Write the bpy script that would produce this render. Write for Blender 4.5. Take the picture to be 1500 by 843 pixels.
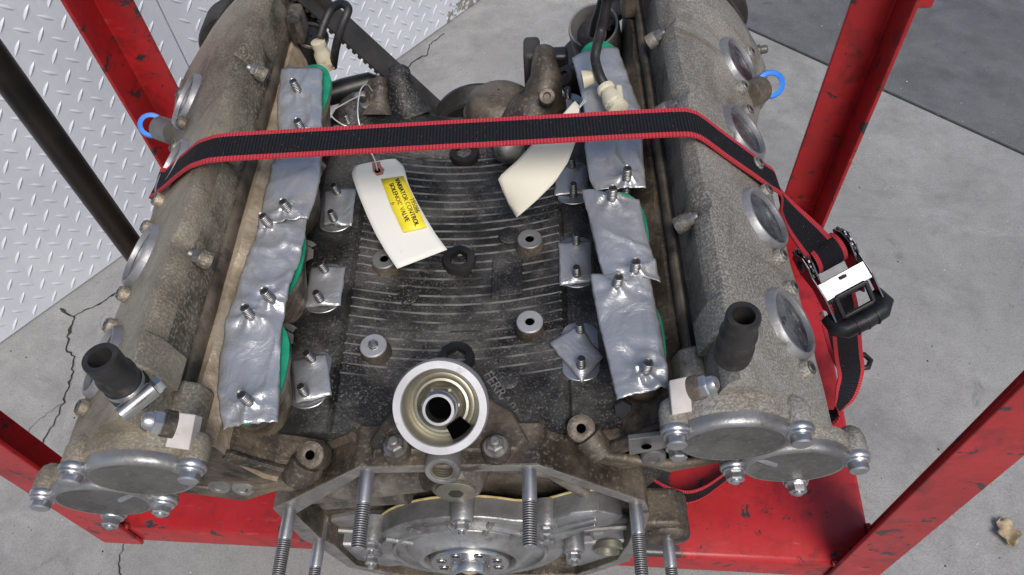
import bpy, bmesh, math, random
from mathutils import Vector as V, Matrix, noise as nz
R=math.radians
random.seed(7)
for o in list(bpy.data.objects): bpy.data.objects.remove(o)
SC=bpy.context.scene; COL=SC.collection

# ------------------------------------------------------------------ camera
CP=V((.075,-.48,1.116)); FPX=1126.
DN=V((0.05336339,0.5812283,0.81198892)); FW=V((0.00515381,-0.813297,0.58182594)); RX=V((0.99856186,-0.02686337,-0.04639583))
right=V((RX[0],FW[0],-DN[0])); down=V((RX[1],FW[1],-DN[1])); fwd=V((RX[2],FW[2],-DN[2]))
cam=bpy.data.cameras.new('camera'); co=bpy.data.objects.new('camera',cam); COL.objects.link(co)
m=Matrix((right,-down,-fwd)).transposed().to_4x4(); m.translation=CP; co.matrix_world=m
cam.sensor_width=36; cam.lens=FPX/1500*36; cam.clip_start=.01; cam.clip_end=200
SC.camera=co
# ------------------------------------------------------------------ sky, sun, exposure
SUN_EL,SUN_AZ=56,158      # azimuth: compass angle from +Y, clockwise
w=bpy.data.worlds.new('World'); SC.world=w; w.use_nodes=True
wn=w.node_tree; bg=wn.nodes['Background']
sky=wn.nodes.new('ShaderNodeTexSky'); sky.sky_type='NISHITA'; sky.sun_disc=False
sky.sun_elevation=R(SUN_EL); sky.sun_rotation=R(SUN_AZ); sky.air_density=1.0; sky.dust_density=3.0; sky.ozone_density=1.0
wn.links.new(sky.outputs[0],bg.inputs[0]); bg.inputs[1].default_value=.105
sl=bpy.data.lights.new('sun','SUN'); sl.energy=2.2; sl.angle=R(26); sl.color=(1,.96,.9)
so=bpy.data.objects.new('sun',sl); COL.objects.link(so)
sd=V((math.sin(R(SUN_AZ))*math.cos(R(SUN_EL)),math.cos(R(SUN_AZ))*math.cos(R(SUN_EL)),math.sin(R(SUN_EL))))
so.rotation_euler=sd.to_track_quat('Z','Y').to_euler(); so.location=(0,0,5)
SC.view_settings.view_transform='Standard'; SC.view_settings.look='None'; SC.view_settings.gamma=1
SC.view_settings.exposure=0.2
SC.render.engine='CYCLES'

# ------------------------------------------------------------------ measuring helpers (photo point -> point on a real surface)
def ray(px,py):
    v=V((px-750,py-421.5,FPX)); return V((v.dot(RX),v.dot(FW),-v.dot(DN)))
def az(px,py,z): r=ray(px,py); return CP+r*((z-CP.z)/r.z)
def ay(px,py,y): r=ray(px,py); return CP+r*((y-CP.y)/r.y)
def ax(px,py,x): r=ray(px,py); return CP+r*((x-CP.x)/r.x)
def apl(px,py,n,q): r=ray(px,py); n=V(n); return CP+r*((V(q)-CP).dot(n)/r.dot(n))

# ------------------------------------------------------------------ mesh helpers
def frame(a):
    a=V(a).normalized(); t=V((0,0,1)) if abs(a.z)<.9 else V((1,0,0))
    u=t.cross(a).normalized(); return u,a.cross(u),a
class G:
    def __init__(s): s.v=[];s.f=[];s.m=[]
    def add(s,vs,fs,mi=0):
        b=len(s.v); s.v+=[V(p) for p in vs]; s.f+=[[b+i for i in f] for f in fs]; s.m+=[mi]*len(fs); return s
    def loft(s,rings,closed=True,cap=True,mi=0):
        n=len(rings[0]); vs=[p for r in rings for p in r]; fs=[]
        for i in range(len(rings)-1):
            for j in range(n if closed else n-1):
                k=(j+1)%n; fs.append([i*n+j,i*n+k,(i+1)*n+k,(i+1)*n+j])
        if cap and closed:
            fs.append(list(range(n))[::-1]); fs.append([(len(rings)-1)*n+j for j in range(n)])
        return s.add(vs,fs,mi)
    def cyl(s,p,q,r0,r1=None,n=16,mi=0,cap=True):
        return s.lathe(p,V(q)-V(p),[(r0,0),((r0 if r1 is None else r1),(V(q)-V(p)).length)],n,mi,cap)
    def lathe(s,p,axis,prof,n=24,mi=0,cap=True,ph=0):
        u,v,a=frame(axis); p=V(p)
        rings=[[p+a*h+(u*math.cos(ph+2*math.pi*i/n)+v*math.sin(ph+2*math.pi*i/n))*r for i in range(n)] for r,h in prof]
        return s.loft(rings,True,cap,mi)
    def ring(s,p,axis,prof,n=32,mi=0):      # closed profile swept round an axis
        u,v,a=frame(axis); p=V(p); k=len(prof); vs=[]
        for i in range(n):
            c=u*math.cos(2*math.pi*i/n)+v*math.sin(2*math.pi*i/n)
            vs+=[p+a*h+c*r for r,h in prof]
        fs=[[i*k+j,i*k+(j+1)%k,((i+1)%n)*k+(j+1)%k,((i+1)%n)*k+j] for i in range(n) for j in range(k)]
        return s.add(vs,fs,mi)
    def tube(s,path,r,n=10,mi=0,cap=True):
        P=[V(p) for p in path]; rings=[]; u=None
        for i,p in enumerate(P):
            t=(P[min(i+1,len(P)-1)]-P[max(i-1,0)]).normalized()
            if u is None: u=frame(t)[0]
            u=(u-t*u.dot(t)).normalized(); v=t.cross(u); rr=r[i] if isinstance(r,(list,tuple)) else r
            rings.append([p+(u*math.cos(2*math.pi*k/n)+v*math.sin(2*math.pi*k/n))*rr for k in range(n)])
        return s.loft(rings,True,cap,mi)
    def prism(s,poly,d,mi=0):               # extrude polygon of 3D points by vector d
        d=V(d); return s.loft([[V(p) for p in poly],[V(p)+d for p in poly]],True,True,mi)
    def box(s,c,sz,ax=None,mi=0):
        X,Y,Z=ax if ax else (V((1,0,0)),V((0,1,0)),V((0,0,1))); c=V(c); a,b,h=[q/2 for q in sz]
        vs=[c+X*x*a+Y*y*b+Z*z*h for z in (-1,1) for x,y in ((-1,-1),(1,-1),(1,1),(-1,1))]
        return s.add(vs,[[3,2,1,0],[4,5,6,7],[0,1,5,4],[1,2,6,5],[2,3,7,6],[3,0,4,7]],mi)
    def grid(s,P,mi=0):
        n=len(P[0]); return s.add([p for r in P for p in r],[[i*n+j,i*n+j+1,(i+1)*n+j+1,(i+1)*n+j] for i in range(len(P)-1) for j in range(n-1)],mi)
WL={}
def mesh(name,g,mats,smooth=40,off=V((0,0,0))):
    me=bpy.data.meshes.new(name); me.from_pydata([p-off for p in g.v],[],g.f)
    for mm in (mats if isinstance(mats,(list,tuple)) else [mats]): me.materials.append(mm)
    for p,i in zip(me.polygons,g.m): p.material_index=i
    bm=bmesh.new(); bm.from_mesh(me); bmesh.ops.recalc_face_normals(bm,faces=bm.faces); bm.to_mesh(me); bm.free()
    if smooth:
        for p in me.polygons: p.use_smooth=True
        me.set_sharp_from_angle(angle=R(smooth))
    return me
def link(name,me,parent=None,loc=None):
    o=bpy.data.objects.new(name,me); COL.objects.link(o)
    if parent is not None: o.parent=parent
    base=WL[parent.name] if parent is not None else V((0,0,0))
    W_=V(loc) if loc is not None else base.copy()
    o.location=W_-base; WL[o.name]=W_.copy(); return o
def part(name,g,mats,parent,smooth=40,bevel=0,seg=2,label=None,stuff=False,solid=0):
    o=link(name,mesh(name,g,mats,smooth,WL[parent.name]),parent)
    mods(o,bevel,seg,solid)
    if label: o['label']=label
    if stuff: o['kind']='stuff'
    return o
def mods(o,bevel,seg=2,solid=0):
    if solid:
        q=o.modifiers.new('thick','SOLIDIFY'); q.thickness=solid; q.offset=0
    if bevel:
        b=o.modifiers.new('bevel','BEVEL'); b.width=bevel; b.segments=seg; b.limit_method='ANGLE'; b.angle_limit=R(35)
def inst(name,me,parent,loc,axis=(0,0,1),roll=0,bevel=0):     # shared mesh, +Z along axis
    o=link(name,me,parent,loc); u,v,a=frame(axis)
    mm=Matrix((u,v,a)).transposed()@Matrix.Rotation(roll,3,'Z')
    o.rotation_euler=mm.to_euler(); return o
def thing(name,label,cat,loc,group=None):
    o=bpy.data.objects.new(name,None); COL.objects.link(o); o.location=loc; o.empty_display_size=.05; WL[o.name]=V(loc)
    o['label']=label; o['category']=cat
    if group: o['group']=group
    return o
def solo(name,g,mats,label=None,cat=None,group=None,kind=None,smooth=40,bevel=0,solid=0,base=None):
    b=V(base) if base else V((0,0,0))
    o=link(name,mesh(name,g,mats,smooth,b),None,b); mods(o,bevel,2,solid)
    if label: o['label']=label
    if cat: o['category']=cat
    if group: o['group']=group
    if kind: o['kind']=kind
    return o
def fbm(p,sc,o=3):
    p=V(p)*sc; a=1.;t=0
    for i in range(o): t+=a*nz.noise(p); p=p*2.03+V((7.1,3.3,1.7)); a*=.5
    return t
def bez(pts,n=10):       # Catmull-Rom through points
    P=[V(p) for p in pts]; P=[P[0]*2-P[1]]+P+[P[-1]*2-P[-2]]; out=[]
    for i in range(1,len(P)-2):
        for k in range(n):
            t=k/n; a,b,c,d=P[i-1:i+3]
            out.append(.5*((2*b)+(c-a)*t+(2*a-5*b+4*c-d)*t*t+(3*b-a-3*c+d)*t**3))
    out.append(P[-2]); return out

# ------------------------------------------------------------------ materials
def nodes(name):
    mt=bpy.data.materials.new(name); mt.use_nodes=True; nt=mt.node_tree
    return mt,nt,nt.nodes['Principled BSDF']
class NT:
    def __init__(s,nt): s.nt=nt; s.tc=nt.nodes.new('ShaderNodeTexCoord'); s.co=s.tc.outputs['Object']
    def n(s,t): return s.nt.nodes.new(t)
    def l(s,a,b): s.nt.links.new(a,b)
    def noise(s,scale,detail=4,rough=.55,co=None,dist=0):
        q=s.n('ShaderNodeTexNoise'); q.inputs['Scale'].default_value=scale; q.inputs['Detail'].default_value=detail
        q.inputs['Roughness'].default_value=rough; q.inputs['Distortion'].default_value=dist; s.l(co or s.co,q.inputs['Vector']); return q.outputs['Fac']
    def ramp(s,fac,a,b,ca=(0,0,0),cb=(1,1,1)):
        q=s.n('ShaderNodeValToRGB'); e=q.color_ramp.elements; e[0].position=a; e[1].position=b
        e[0].color=(*ca,1); e[1].color=(*cb,1); s.l(fac,q.inputs[0]); return q.outputs[0]
    def mix(s,fac,a,b,mode='MIX'):
        q=s.n('ShaderNodeMix'); q.data_type='RGBA'; q.blend_type=mode
        for i,x in ((0,fac),(6,a),(7,b)):
            if isinstance(x,(tuple,float,int)): q.inputs[i].default_value=(*x,1) if isinstance(x,tuple) else x
            else: s.l(x,q.inputs[i])
        return q.outputs[2]
    def math(s,op,a,b=0,c=None):
        q=s.n('ShaderNodeMath'); q.operation=op
        for i,x in enumerate((a,b) if c is None else (a,b,c)):
            if isinstance(x,(int,float)): q.inputs[i].default_value=x
            else: s.l(x,q.inputs[i])
        return q.outputs[0]
    def bump(s,h,strength,dist,bs,prev=None):
        q=s.n('ShaderNodeBump'); q.inputs['Strength'].default_value=strength; q.inputs['Distance'].default_value=dist
        s.l(h,q.inputs['Height'])
        if prev: s.l(prev,q.inputs['Normal'])
        s.l(q.outputs[0],bs.inputs['Normal']); return q.outputs[0]
    def scaled(s,v,rot=(0,0,0)):
        q=s.n('ShaderNodeMapping'); q.inputs['Scale'].default_value=v; q.inputs['Rotation'].default_value=rot; s.l(s.co,q.inputs[0]); return q.outputs[0]
def mat(name,a,b,scale=20,metal=0,rough=.5,rvar=.1,bump=.3,bscale=200,bdist=.001,lo=.35,hi=.65,
        dirt=None,dscale=12,dlo=.5,dhi=.62,dmetal=None,fine=None,fscale=300,flo=.4,fhi=.6,fmix=.5,spec=.5,detail=5,blotch=(),):
    mt,nt,bs=nodes(name); N=NT(nt)
    c=N.ramp(N.noise(scale,detail),lo,hi,a,b)
    if fine:
        f=N.ramp(N.noise(fscale,3,.6),flo,fhi); f=N.math('MULTIPLY',f,fmix); c=N.mix(f,c,fine)
    for bc,bsc,b0,b1,bm,st in blotch:
        c=N.mix(N.math('MULTIPLY',N.ramp(N.noise(bsc,7,.68,N.scaled(st),dist=.5),b0,b1),bm),c,bc)
    r=N.math('MULTIPLY_ADD',N.noise(scale*2.3,4),rvar*2,rough-rvar)
    mm=metal
    if dirt:
        d=N.ramp(N.noise(dscale,7,.65,dist=.3),dlo,dhi); c=N.mix(d,c,dirt)
        r=N.math('MAXIMUM',r,N.math('MULTIPLY',d,.75))
        if metal: mm=N.math('MULTIPLY_ADD',d,-metal*.9,metal)
    N.l(c,bs.inputs['Base Color']); N.l(r,bs.inputs['Roughness'])
    if isinstance(mm,(int,float)): bs.inputs['Metallic'].default_value=mm
    else: N.l(mm,bs.inputs['Metallic'])
    bs.inputs['Specular IOR Level'].default_value=spec
    if bump: N.bump(N.noise(bscale,4,.6),bump,bdist,bs)
    return mt
COVER_R=mat('cast_cover_right',(.15,.135,.11),(.31,.29,.25),9,.35,.48,.1,.7,520,.0010,lo=.32,hi=.68,dirt=(.07,.055,.04),dscale=13,dlo=.54,dhi=.78,fine=(.50,.48,.445),fscale=620,flo=.44,fhi=.62,fmix=.7,blotch=(((.50,.485,.45),7,.5,.7,.5,(1,1,1)),((.075,.058,.042),11,.52,.68,.75,(1,.5,1)),((.13,.09,.055),30,.58,.7,.6,(.35,2.2,.35))))
COVER_L=mat('cast_cover_left',(.115,.094,.068),(.31,.27,.205),9,.35,.46,.1,.7,500,.0010,lo=.32,hi=.68,dirt=(.055,.04,.027),dscale=12,dlo=.52,dhi=.76,fine=(.46,.41,.32),fscale=560,flo=.46,fhi=.64,fmix=.6,blotch=(((.48,.43,.33),7,.5,.7,.55,(1,1,1)),((.055,.042,.03),10,.52,.68,.75,(1,.5,1)),((.11,.075,.045),30,.58,.7,.6,(.35,2.2,.35))))
BEAD=mat('grimy_flange',(.05,.04,.03),(.16,.13,.10),30,.2,.6,.1,.5,260,.001,dirt=(.02,.016,.012),dscale=40,dlo=.5,dhi=.65)
HEAD=mat('cast_head_tan',(.24,.185,.125),(.55,.46,.35),30,.25,.42,.12,.7,160,.002,dirt=(.06,.043,.028),dscale=22,dlo=.56,dhi=.74)
BLOCK=mat('sooty_block',(.009,.0085,.008),(.115,.11,.102),24,.15,.5,.12,.7,300,.0012,lo=.40,hi=.72,dirt=(.004,.0037,.0035),dscale=15,dlo=.48,dhi=.64,fine=(.30,.29,.27),fscale=560,flo=.54,fhi=.68,fmix=.45)
GROOVE=mat('dark_groove',(.006,.006,.008),(.02,.019,.021),50,0,.5,.1,.4,300,.0006)  # near-black strip along the seam between flange and cover
GRIM_SHADE_R=mat('oily_shaded_flank',(.085,.077,.064),(.22,.205,.175),24,.3,.5,.1,.7,420,.0012,dirt=(.025,.021,.017),dscale=30,dlo=.5,dhi=.7,fine=(.38,.36,.33),fscale=620,flo=.48,fhi=.64,fmix=.5)  # darker cover tone: oily grime with the flank's shade put into the colour
GRIM_SHADE_L=mat('oily_shaded_flank_tan',(.09,.075,.055),(.30,.265,.205),20,.3,.5,.1,.7,380,.0012,dirt=(.035,.027,.02),dscale=26,dlo=.5,dhi=.7,fine=(.50,.46,.38),fscale=380,flo=.48,fhi=.64,fmix=.5)  # tan version, grime and painted shade together
MFACE=mat('machined_flange_face',(.15,.14,.13),(.30,.29,.275),30,.4,.5,.1,.3,300,.0005,dirt=(.05,.042,.035),dscale=30,dlo=.5,dhi=.68)
BLOCKT=mat('oily_brown_block',(.03,.024,.018),(.15,.12,.09),24,.25,.5,.12,.6,240,.001,dirt=(.015,.011,.008),dscale=18,dlo=.5,dhi=.68,fine=(.30,.26,.21),fscale=300,flo=.54,fhi=.68,fmix=.4)
RIBM=mat('worn_rib',(.055,.053,.05),(.25,.245,.235),46,.35,.5,.1,.4,300,.0006,lo=.4,hi=.6)
ALU=mat('clean_aluminium',(.20,.20,.20),(.42,.42,.42),22,.7,.38,.1,.4,350,.0008,dirt=(.05,.046,.042),dscale=30,dlo=.5,dhi=.68)
ALUD=mat('dull_aluminium',(.16,.155,.15),(.30,.295,.285),22,.6,.5,.1,.35,400,.0005,dirt=(.05,.045,.04),dscale=30,dlo=.55,dhi=.75)
MACH=mat('machined_steel',(.42,.42,.42),(.62,.61,.58),30,.95,.22,.06,.1,300,.0002)
BRIGHT=mat('machined_white_metal',(.36,.36,.37),(.47,.47,.485),40,.45,.42,.06,.15,400,.0003,dirt=(.25,.24,.23),dscale=60,dlo=.62,dhi=.75)
ZINC=mat('zinc_steel',(.36,.36,.37),(.55,.55,.56),40,.9,.33,.08,.2,500,.0003,dirt=(.10,.09,.08),dscale=80,dlo=.58,dhi=.72)
ZINCD=mat('dirty_zinc_steel',(.12,.11,.10),(.30,.29,.28),60,.7,.45,.08,.3,500,.0003,dirt=(.04,.035,.03),dscale=90,dlo=.5,dhi=.68)
GOLD=mat('yellow_zinc',(.22,.205,.16),(.34,.325,.27),35,.75,.36,.08,.15,400,.0003,dirt=(.12,.09,.05),dscale=40,dlo=.58,dhi=.75)
RIMM=mat('scuffed_rim',(.20,.20,.20),(.42,.42,.42),24,.7,.4,.12,.4,320,.0006,lo=.3,hi=.7,dirt=(.06,.055,.05),dscale=34,dlo=.52,dhi=.72)
BROWN=mat('grimy_brown_casting',(.045,.034,.024),(.20,.155,.11),26,.2,.5,.12,.8,140,.002,dirt=(.018,.013,.009),dscale=20,dlo=.48,dhi=.66,fine=(.34,.29,.22),fscale=360,flo=.55,fhi=.7,fmix=.4)
GALM=mat('greasy_gallery',(.07,.06,.05),(.24,.21,.18),30,.35,.42,.12,.6,180,.0014,dirt=(.025,.021,.018),dscale=26,dlo=.5,dhi=.68,fine=(.42,.39,.35),fscale=420,flo=.55,fhi=.7,fmix=.35)
PORTM=mat('tan_port_casting',(.10,.075,.05),(.33,.265,.19),34,.25,.45,.12,.8,150,.002,dirt=(.03,.022,.015),dscale=24,dlo=.48,dhi=.64)
CAPF=mat('speckled_cap_face',(.085,.082,.078),(.15,.147,.14),26,.4,.45,.1,.4,420,.0006,dirt=(.035,.032,.03),dscale=60,dlo=.55,dhi=.7,fine=(.26,.26,.255),fscale=350,flo=.55,fhi=.7,fmix=.4)
PORT=mat('grey_cast_cap',(.20,.20,.21),(.33,.33,.34),25,.5,.42,.1,.35,350,.0006,dirt=(.07,.065,.06),dscale=40,dlo=.55,dhi=.7)
DISC=mat('polished_disc',(.05,.055,.065),(.36,.37,.40),26,.85,.22,.08,.5,90,.0016,lo=.38,hi=.62,dirt=(.03,.03,.033),dscale=60,dlo=.5,dhi=.62,fine=(.5,.5,.52),fscale=260,flo=.6,fhi=.68,fmix=.6)
RUB=mat('black_rubber',(.010,.010,.010),(.028,.026,.025),40,0,.5,.1,.25,500,.0004,fine=(.07,.065,.06),fscale=150,flo=.55,fhi=.75,fmix=.5)
BELT=mat('belt_rubber',(.022,.020,.018),(.05,.045,.04),30,0,.6,.08,.2,500,.0003)
PLAS=mat('black_plastic',(.010,.010,.011),(.02,.02,.021),40,0,.4,.06,.15,300,.0003)
TUBEM=mat('brown_black_tube',(.009,.008,.0075),(.03,.023,.018),14,.3,.42,.1,.3,220,.0005)
CREAM=mat('cream_plastic',(.50,.45,.32),(.62,.57,.44),40,0,.45,.06,.1,300,.0003,dirt=(.16,.12,.07),dscale=90,dlo=.56,dhi=.72)
GREEN=mat('green_gasket',(.0,.16,.09),(.01,.28,.16),60,0,.6,.05,.2,300,.0003)
BLUE=mat('blue_plastic',(.03,.20,.75),(.05,.28,.85),40,0,.35,.05,.05,300,.0002)
PAPER=mat('tag_paper',(.66,.65,.59),(.73,.72,.66),8,0,.75,.05,.1,500,.0002,dirt=(.35,.32,.25),dscale=160,dlo=.70,dhi=.74)
PAPERB=mat('tag_card_cream',(.66,.62,.50),(.74,.70,.58),8,0,.75,.05,.1,500,.0002,dirt=(.30,.25,.18),dscale=160,dlo=.68,dhi=.73)
YEL=mat('yellow_label',(.86,.68,.02),(.90,.74,.05),12,0,.5,.05,.05,400,.0001)
INK=mat('black_ink',(.012,.012,.012),(.02,.02,.02),10,0,.6,.02,0)
PINK=mat('red_reinforcement',(.30,.12,.10),(.40,.18,.15),40,0,.7,.05,.1,400,.0002)
STICK=mat('pale_sticker',(.44,.40,.37),(.56,.52,.49),60,0,.6,.05,.15,300,.0003,dirt=(.2,.17,.15),dscale=70,dlo=.62,dhi=.72)
WIRE=mat('white_wire',(.55,.55,.55),(.7,.7,.7),40,.3,.4,.05,0)
GASK=mat('gold_gasket',(.50,.38,.15),(.70,.58,.30),120,.3,.5,.05,.2,300,.0003)
CASTB=mat('black_steel',(.012,.012,.012),(.04,.037,.033),40,.3,.4,.08,.3,300,.0004)
CHROME=mat('bright_zinc_plate',(.17,.17,.175),(.27,.27,.27),30,1,.28,.05,.05,300,.0002,dirt=(.2,.19,.18),dscale=60,dlo=.64,dhi=.76)
LEAF=mat('dry_leaf',(.26,.19,.11),(.46,.37,.24),90,0,.7,.05,.3,300,.0005)

def tape_mat():
    mt,nt,bs=nodes('duct_tape'); N=NT(nt)
    c=N.ramp(N.noise(18,5),.3,.7,(.40,.405,.42),(.56,.565,.58))
    st=N.noise(60,4,.6,N.scaled((1,.12,1))); c=N.mix(N.math('MULTIPLY',N.ramp(st,.5,.75),.35),c,(.20,.20,.20))
    d=N.ramp(N.noise(70,6,.7),.64,.74); c=N.mix(N.math('MULTIPLY',d,.6),c,(.10,.09,.08))
    N.l(c,bs.inputs['Base Color']); bs.inputs['Metallic'].default_value=.62
    N.l(N.math('MULTIPLY_ADD',N.noise(50,4),.25,.24),bs.inputs['Roughness'])
    wv=N.n('ShaderNodeTexWave'); wv.bands_direction='Y'; wv.inputs['Scale'].default_value=330; wv.inputs['Distortion'].default_value=.6; N.l(N.co,wv.inputs[0])
    b=N.bump(wv.outputs['Fac'],.12,.0003,bs); b=N.bump(N.noise(36,5,.6,dist=1.0),.7,.0026,bs,b); N.bump(N.noise(150,4,.6),.4,.001,bs,b); return mt
TAPE=tape_mat()
VOID=mat('dark_bore',(.001,.001,.001),(.002,.002,.002),40,0,.9,.05,0,spec=0)  # black fill, paints the shade inside bores and holes
def red_mat():
    mt,nt,bs=nodes('chipped_red_paint'); N=NT(nt)
    c=N.ramp(N.noise(10,5),.3,.7,(.30,.011,.013),(.44,.020,.024))
    scr=N.ramp(N.noise(40,6,.7,N.scaled((.4,3,1),(0,0,.9))),.62,.75); c=N.mix(N.math('MULTIPLY',scr,.4),c,(.62,.20,.18))
    sm=N.ramp(N.noise(20,7,.7,dist=.5),.50,.70); c=N.mix(N.math('MULTIPLY',sm,.75),c,(.10,.012,.013))
    ch=N.ramp(N.noise(42,7,.68,dist=.4),.60,.62)
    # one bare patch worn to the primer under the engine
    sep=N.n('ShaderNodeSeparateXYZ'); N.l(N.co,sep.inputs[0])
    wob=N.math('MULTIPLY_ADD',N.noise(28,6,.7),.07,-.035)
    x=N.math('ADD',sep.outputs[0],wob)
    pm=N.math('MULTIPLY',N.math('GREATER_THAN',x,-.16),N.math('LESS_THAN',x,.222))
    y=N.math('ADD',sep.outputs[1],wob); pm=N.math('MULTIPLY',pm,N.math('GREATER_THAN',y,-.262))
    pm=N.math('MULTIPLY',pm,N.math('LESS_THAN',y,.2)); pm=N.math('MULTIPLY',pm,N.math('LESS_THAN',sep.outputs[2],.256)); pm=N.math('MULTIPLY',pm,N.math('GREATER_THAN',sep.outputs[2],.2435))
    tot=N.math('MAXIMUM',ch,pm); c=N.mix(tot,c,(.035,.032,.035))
    N.l(c,bs.inputs['Base Color']); N.l(N.math('MULTIPLY_ADD',N.noise(30,5),.3,.22),bs.inputs['Roughness'])
    b=N.bump(N.noise(60,5,.6),.25,.0015,bs); N.bump(tot,.6,-.0008,bs,b); return mt
RED=red_mat()
def web_mat(red):
    mt,nt,bs=nodes('webbing_red' if red else 'webbing_black'); N=NT(nt); N.co=N.tc.outputs['UV']
    wv=N.n('ShaderNodeTexWave'); wv.bands_direction='X'; wv.inputs['Scale'].default_value=1; N.l(N.co,wv.inputs[0])
    a,b=((.34,.022,.034),(.52,.052,.066)) if red else ((.005,.005,.007),(.014,.014,.018))
    c=N.ramp(wv.outputs['Fac'],.2,.8,a,b)
    N.co=N.tc.outputs['Object']; d=N.ramp(N.noise(900,2),.70,.74); c=N.mix(d,c,(.25,.24,.23)); N.l(c,bs.inputs['Base Color'])
    bs.inputs['Roughness'].default_value=.8; bs.inputs['Specular IOR Level'].default_value=.2; b1=N.bump(wv.outputs['Fac'],.5,.0006,bs); N.bump(N.noise(900,3,.6),.5,.0006,bs,b1); return mt
WEBB,WEBR=web_mat(0),web_mat(1)
def thread_mat():
    mt,nt,bs=nodes('threaded_steel'); N=NT(nt)
    wv=N.n('ShaderNodeTexWave'); wv.bands_direction='Z'; wv.inputs['Scale'].default_value=190; N.l(N.co,wv.inputs[0])
    c=N.mix(N.ramp(wv.outputs['Fac'],.3,.8),(.10,.095,.09),(.46,.46,.47)); N.l(c,bs.inputs['Base Color'])
    bs.inputs['Metallic'].default_value=.85; bs.inputs['Roughness'].default_value=.35; N.bump(wv.outputs['Fac'],.8,.0009,bs); return mt
THREAD=thread_mat()
def concrete(name,a,b,stain):
    mt,nt,bs=nodes(name); N=NT(nt)
    c=N.ramp(N.noise(2.2,9,.66),.3,.7,a,b)
    c=N.mix(N.math('MULTIPLY',N.ramp(N.noise(9,9,.74),.46,.72),.55),c,tuple(x*.60 for x in a))
    c=N.mix(N.math('MULTIPLY',N.ramp(N.noise(6,8,.7,dist=.8),.5,.74),.5),c,tuple(min(1,x*1.30) for x in b))
    c=N.mix(N.math('MULTIPLY',N.ramp(N.noise(30,8,.75,dist=.6),.56,.74),.4),c,tuple(x*.5 for x in a))
    c=N.mix(N.math('MULTIPLY',N.ramp(N.noise(330,4,.7),.44,.62),.32),c,tuple(x*.5 for x in a))
    c=N.mix(N.math('MULTIPLY',N.ramp(N.noise(3.1,9,.72,dist=1.2),.52,.68),.42),c,tuple(x*.55 for x in a))
    c=N.mix(N.math('MULTIPLY',N.ramp(N.noise(17,8,.75,dist=.9),.60,.70),.5),c,tuple(x*.45 for x in a))
    c=N.mix(N.ramp(N.noise(85,5,.75),.685,.72),c,stain)
    c=N.mix(N.ramp(N.noise(150,3,.6),.72,.74),c,(.62,.62,.61))
    N.l(c,bs.inputs['Base Color']); N.l(N.math('MULTIPLY_ADD',N.noise(20,5),.25,.55),bs.inputs['Roughness'])
    b1=N.bump(N.noise(14,6,.6),.3,.006,bs); N.bump(N.noise(260,5,.75),.6,.0018,bs,b1); return mt
CON=concrete('concrete_grey',(.225,.224,.222),(.345,.343,.338),(.075,.073,.07))
COND=concrete('concrete_dark',(.085,.088,.095),(.16,.163,.172),(.03,.03,.03))
CRK=mat('crack_dirt',(.012,.011,.010),(.04,.037,.033),60,0,.9,.05,.4,300,.001)
def plate_mat(PXC,PZC):
    mt,nt,bs=nodes('tread_plate_aluminium'); N=NT(nt)
    c=N.ramp(N.noise(7,6,.6),.3,.7,(.60,.63,.69),(.70,.73,.78))
    f=N.noise(120,4,.6,N.scaled((1,1,.15))); c=N.mix(N.math('MULTIPLY',N.ramp(f,.5,.8),.25),c,(.45,.46,.48))
    c=N.mix(N.math('MULTIPLY',N.ramp(N.noise(300,3,.7),.64,.74),.3),c,(.34,.34,.36))
    # worn patch where the bright finish has flaked off near the floor
    sep=N.n('ShaderNodeSeparateXYZ'); N.l(N.co,sep.inputs[0])
    dx=N.math('SUBTRACT',sep.outputs[0],PXC); dz=N.math("SUBTRACT",sep.outputs[2],PZC)
    rr=N.math('ADD',N.math('MULTIPLY',dx,dx),N.math('MULTIPLY',dz,dz)); near=N.ramp(rr,.0008,.013,(1,1,1),(0,0,0))
    fl=N.math('MULTIPLY',near,N.ramp(N.noise(38,6,.68),.47,.50)); fl=N.ramp(fl,.35,.42)
    c=N.mix(fl,c,(.22,.21,.18)); N.l(c,bs.inputs['Base Color'])
    N.l(N.math('MULTIPLY_ADD',fl,-.15,.18),bs.inputs['Metallic'])
    N.l(N.math('MULTIPLY_ADD',N.noise(40,5),.2,.42),bs.inputs['Roughness']); N.bump(N.noise(16,4),.15,.004,bs); return mt


# ------------------------------------------------------------------ ground
JP=az(1115,50,0); JD=(az(1500,225,0)-JP).normalized(); JN=V((-JD.y,JD.x,0)); JN=JN if JN.y>0 else -JN
def slab(name,sgn,m_):
    g=G(); a=JP+JN*.004*sgn
    g.prism([a-JD*30,a+JD*30,a+JD*30+JN*sgn*40,a-JD*30+JN*sgn*40],(0,0,-.12))
    return solo(name,g,m_,kind='structure',smooth=0,bevel=.003)
ground=slab('ground',-1,CON); slab('ground_slab',1,COND)
g=G(); g.box((JP.x,JP.y,-.1),(60,60,.14)); solo('joint_filler',g,CRK,kind='structure',smooth=0)
def crack(pts,w0,w1):
    P=[az(x,y,.0012) for x,y in pts]; q=[]
    for a,b in zip(P[:-1],P[1:]):
        n=max(3,int((b-a).length/.006))
        for i in range(n): q.append(a.lerp(b,i/n))
    q.append(P[-1]); L=[];Rr=[]
    for i,p in enumerate(q):
        t=(q[min(i+1,len(q)-1)]-q[max(i-1,0)]).normalized(); s=V((-t.y,t.x,0))
        p=p+s*.004*nz.noise(p*140)+s*.0015*nz.noise(p*500)
        f=i/(len(q)-1); ww=(w0+(w1-w0)*f)*(.6+1.1*abs(nz.noise(p*90+V((3,1,0)))))
        if nz.noise(p*60+V((9,2,5)))>.42: ww*=2.4
        L.append(p+s*ww); Rr.append(p-s*ww)
    g=G(); g.grid([L,Rr]); return part('crack',g,CRK,ground,smooth=0)
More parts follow.
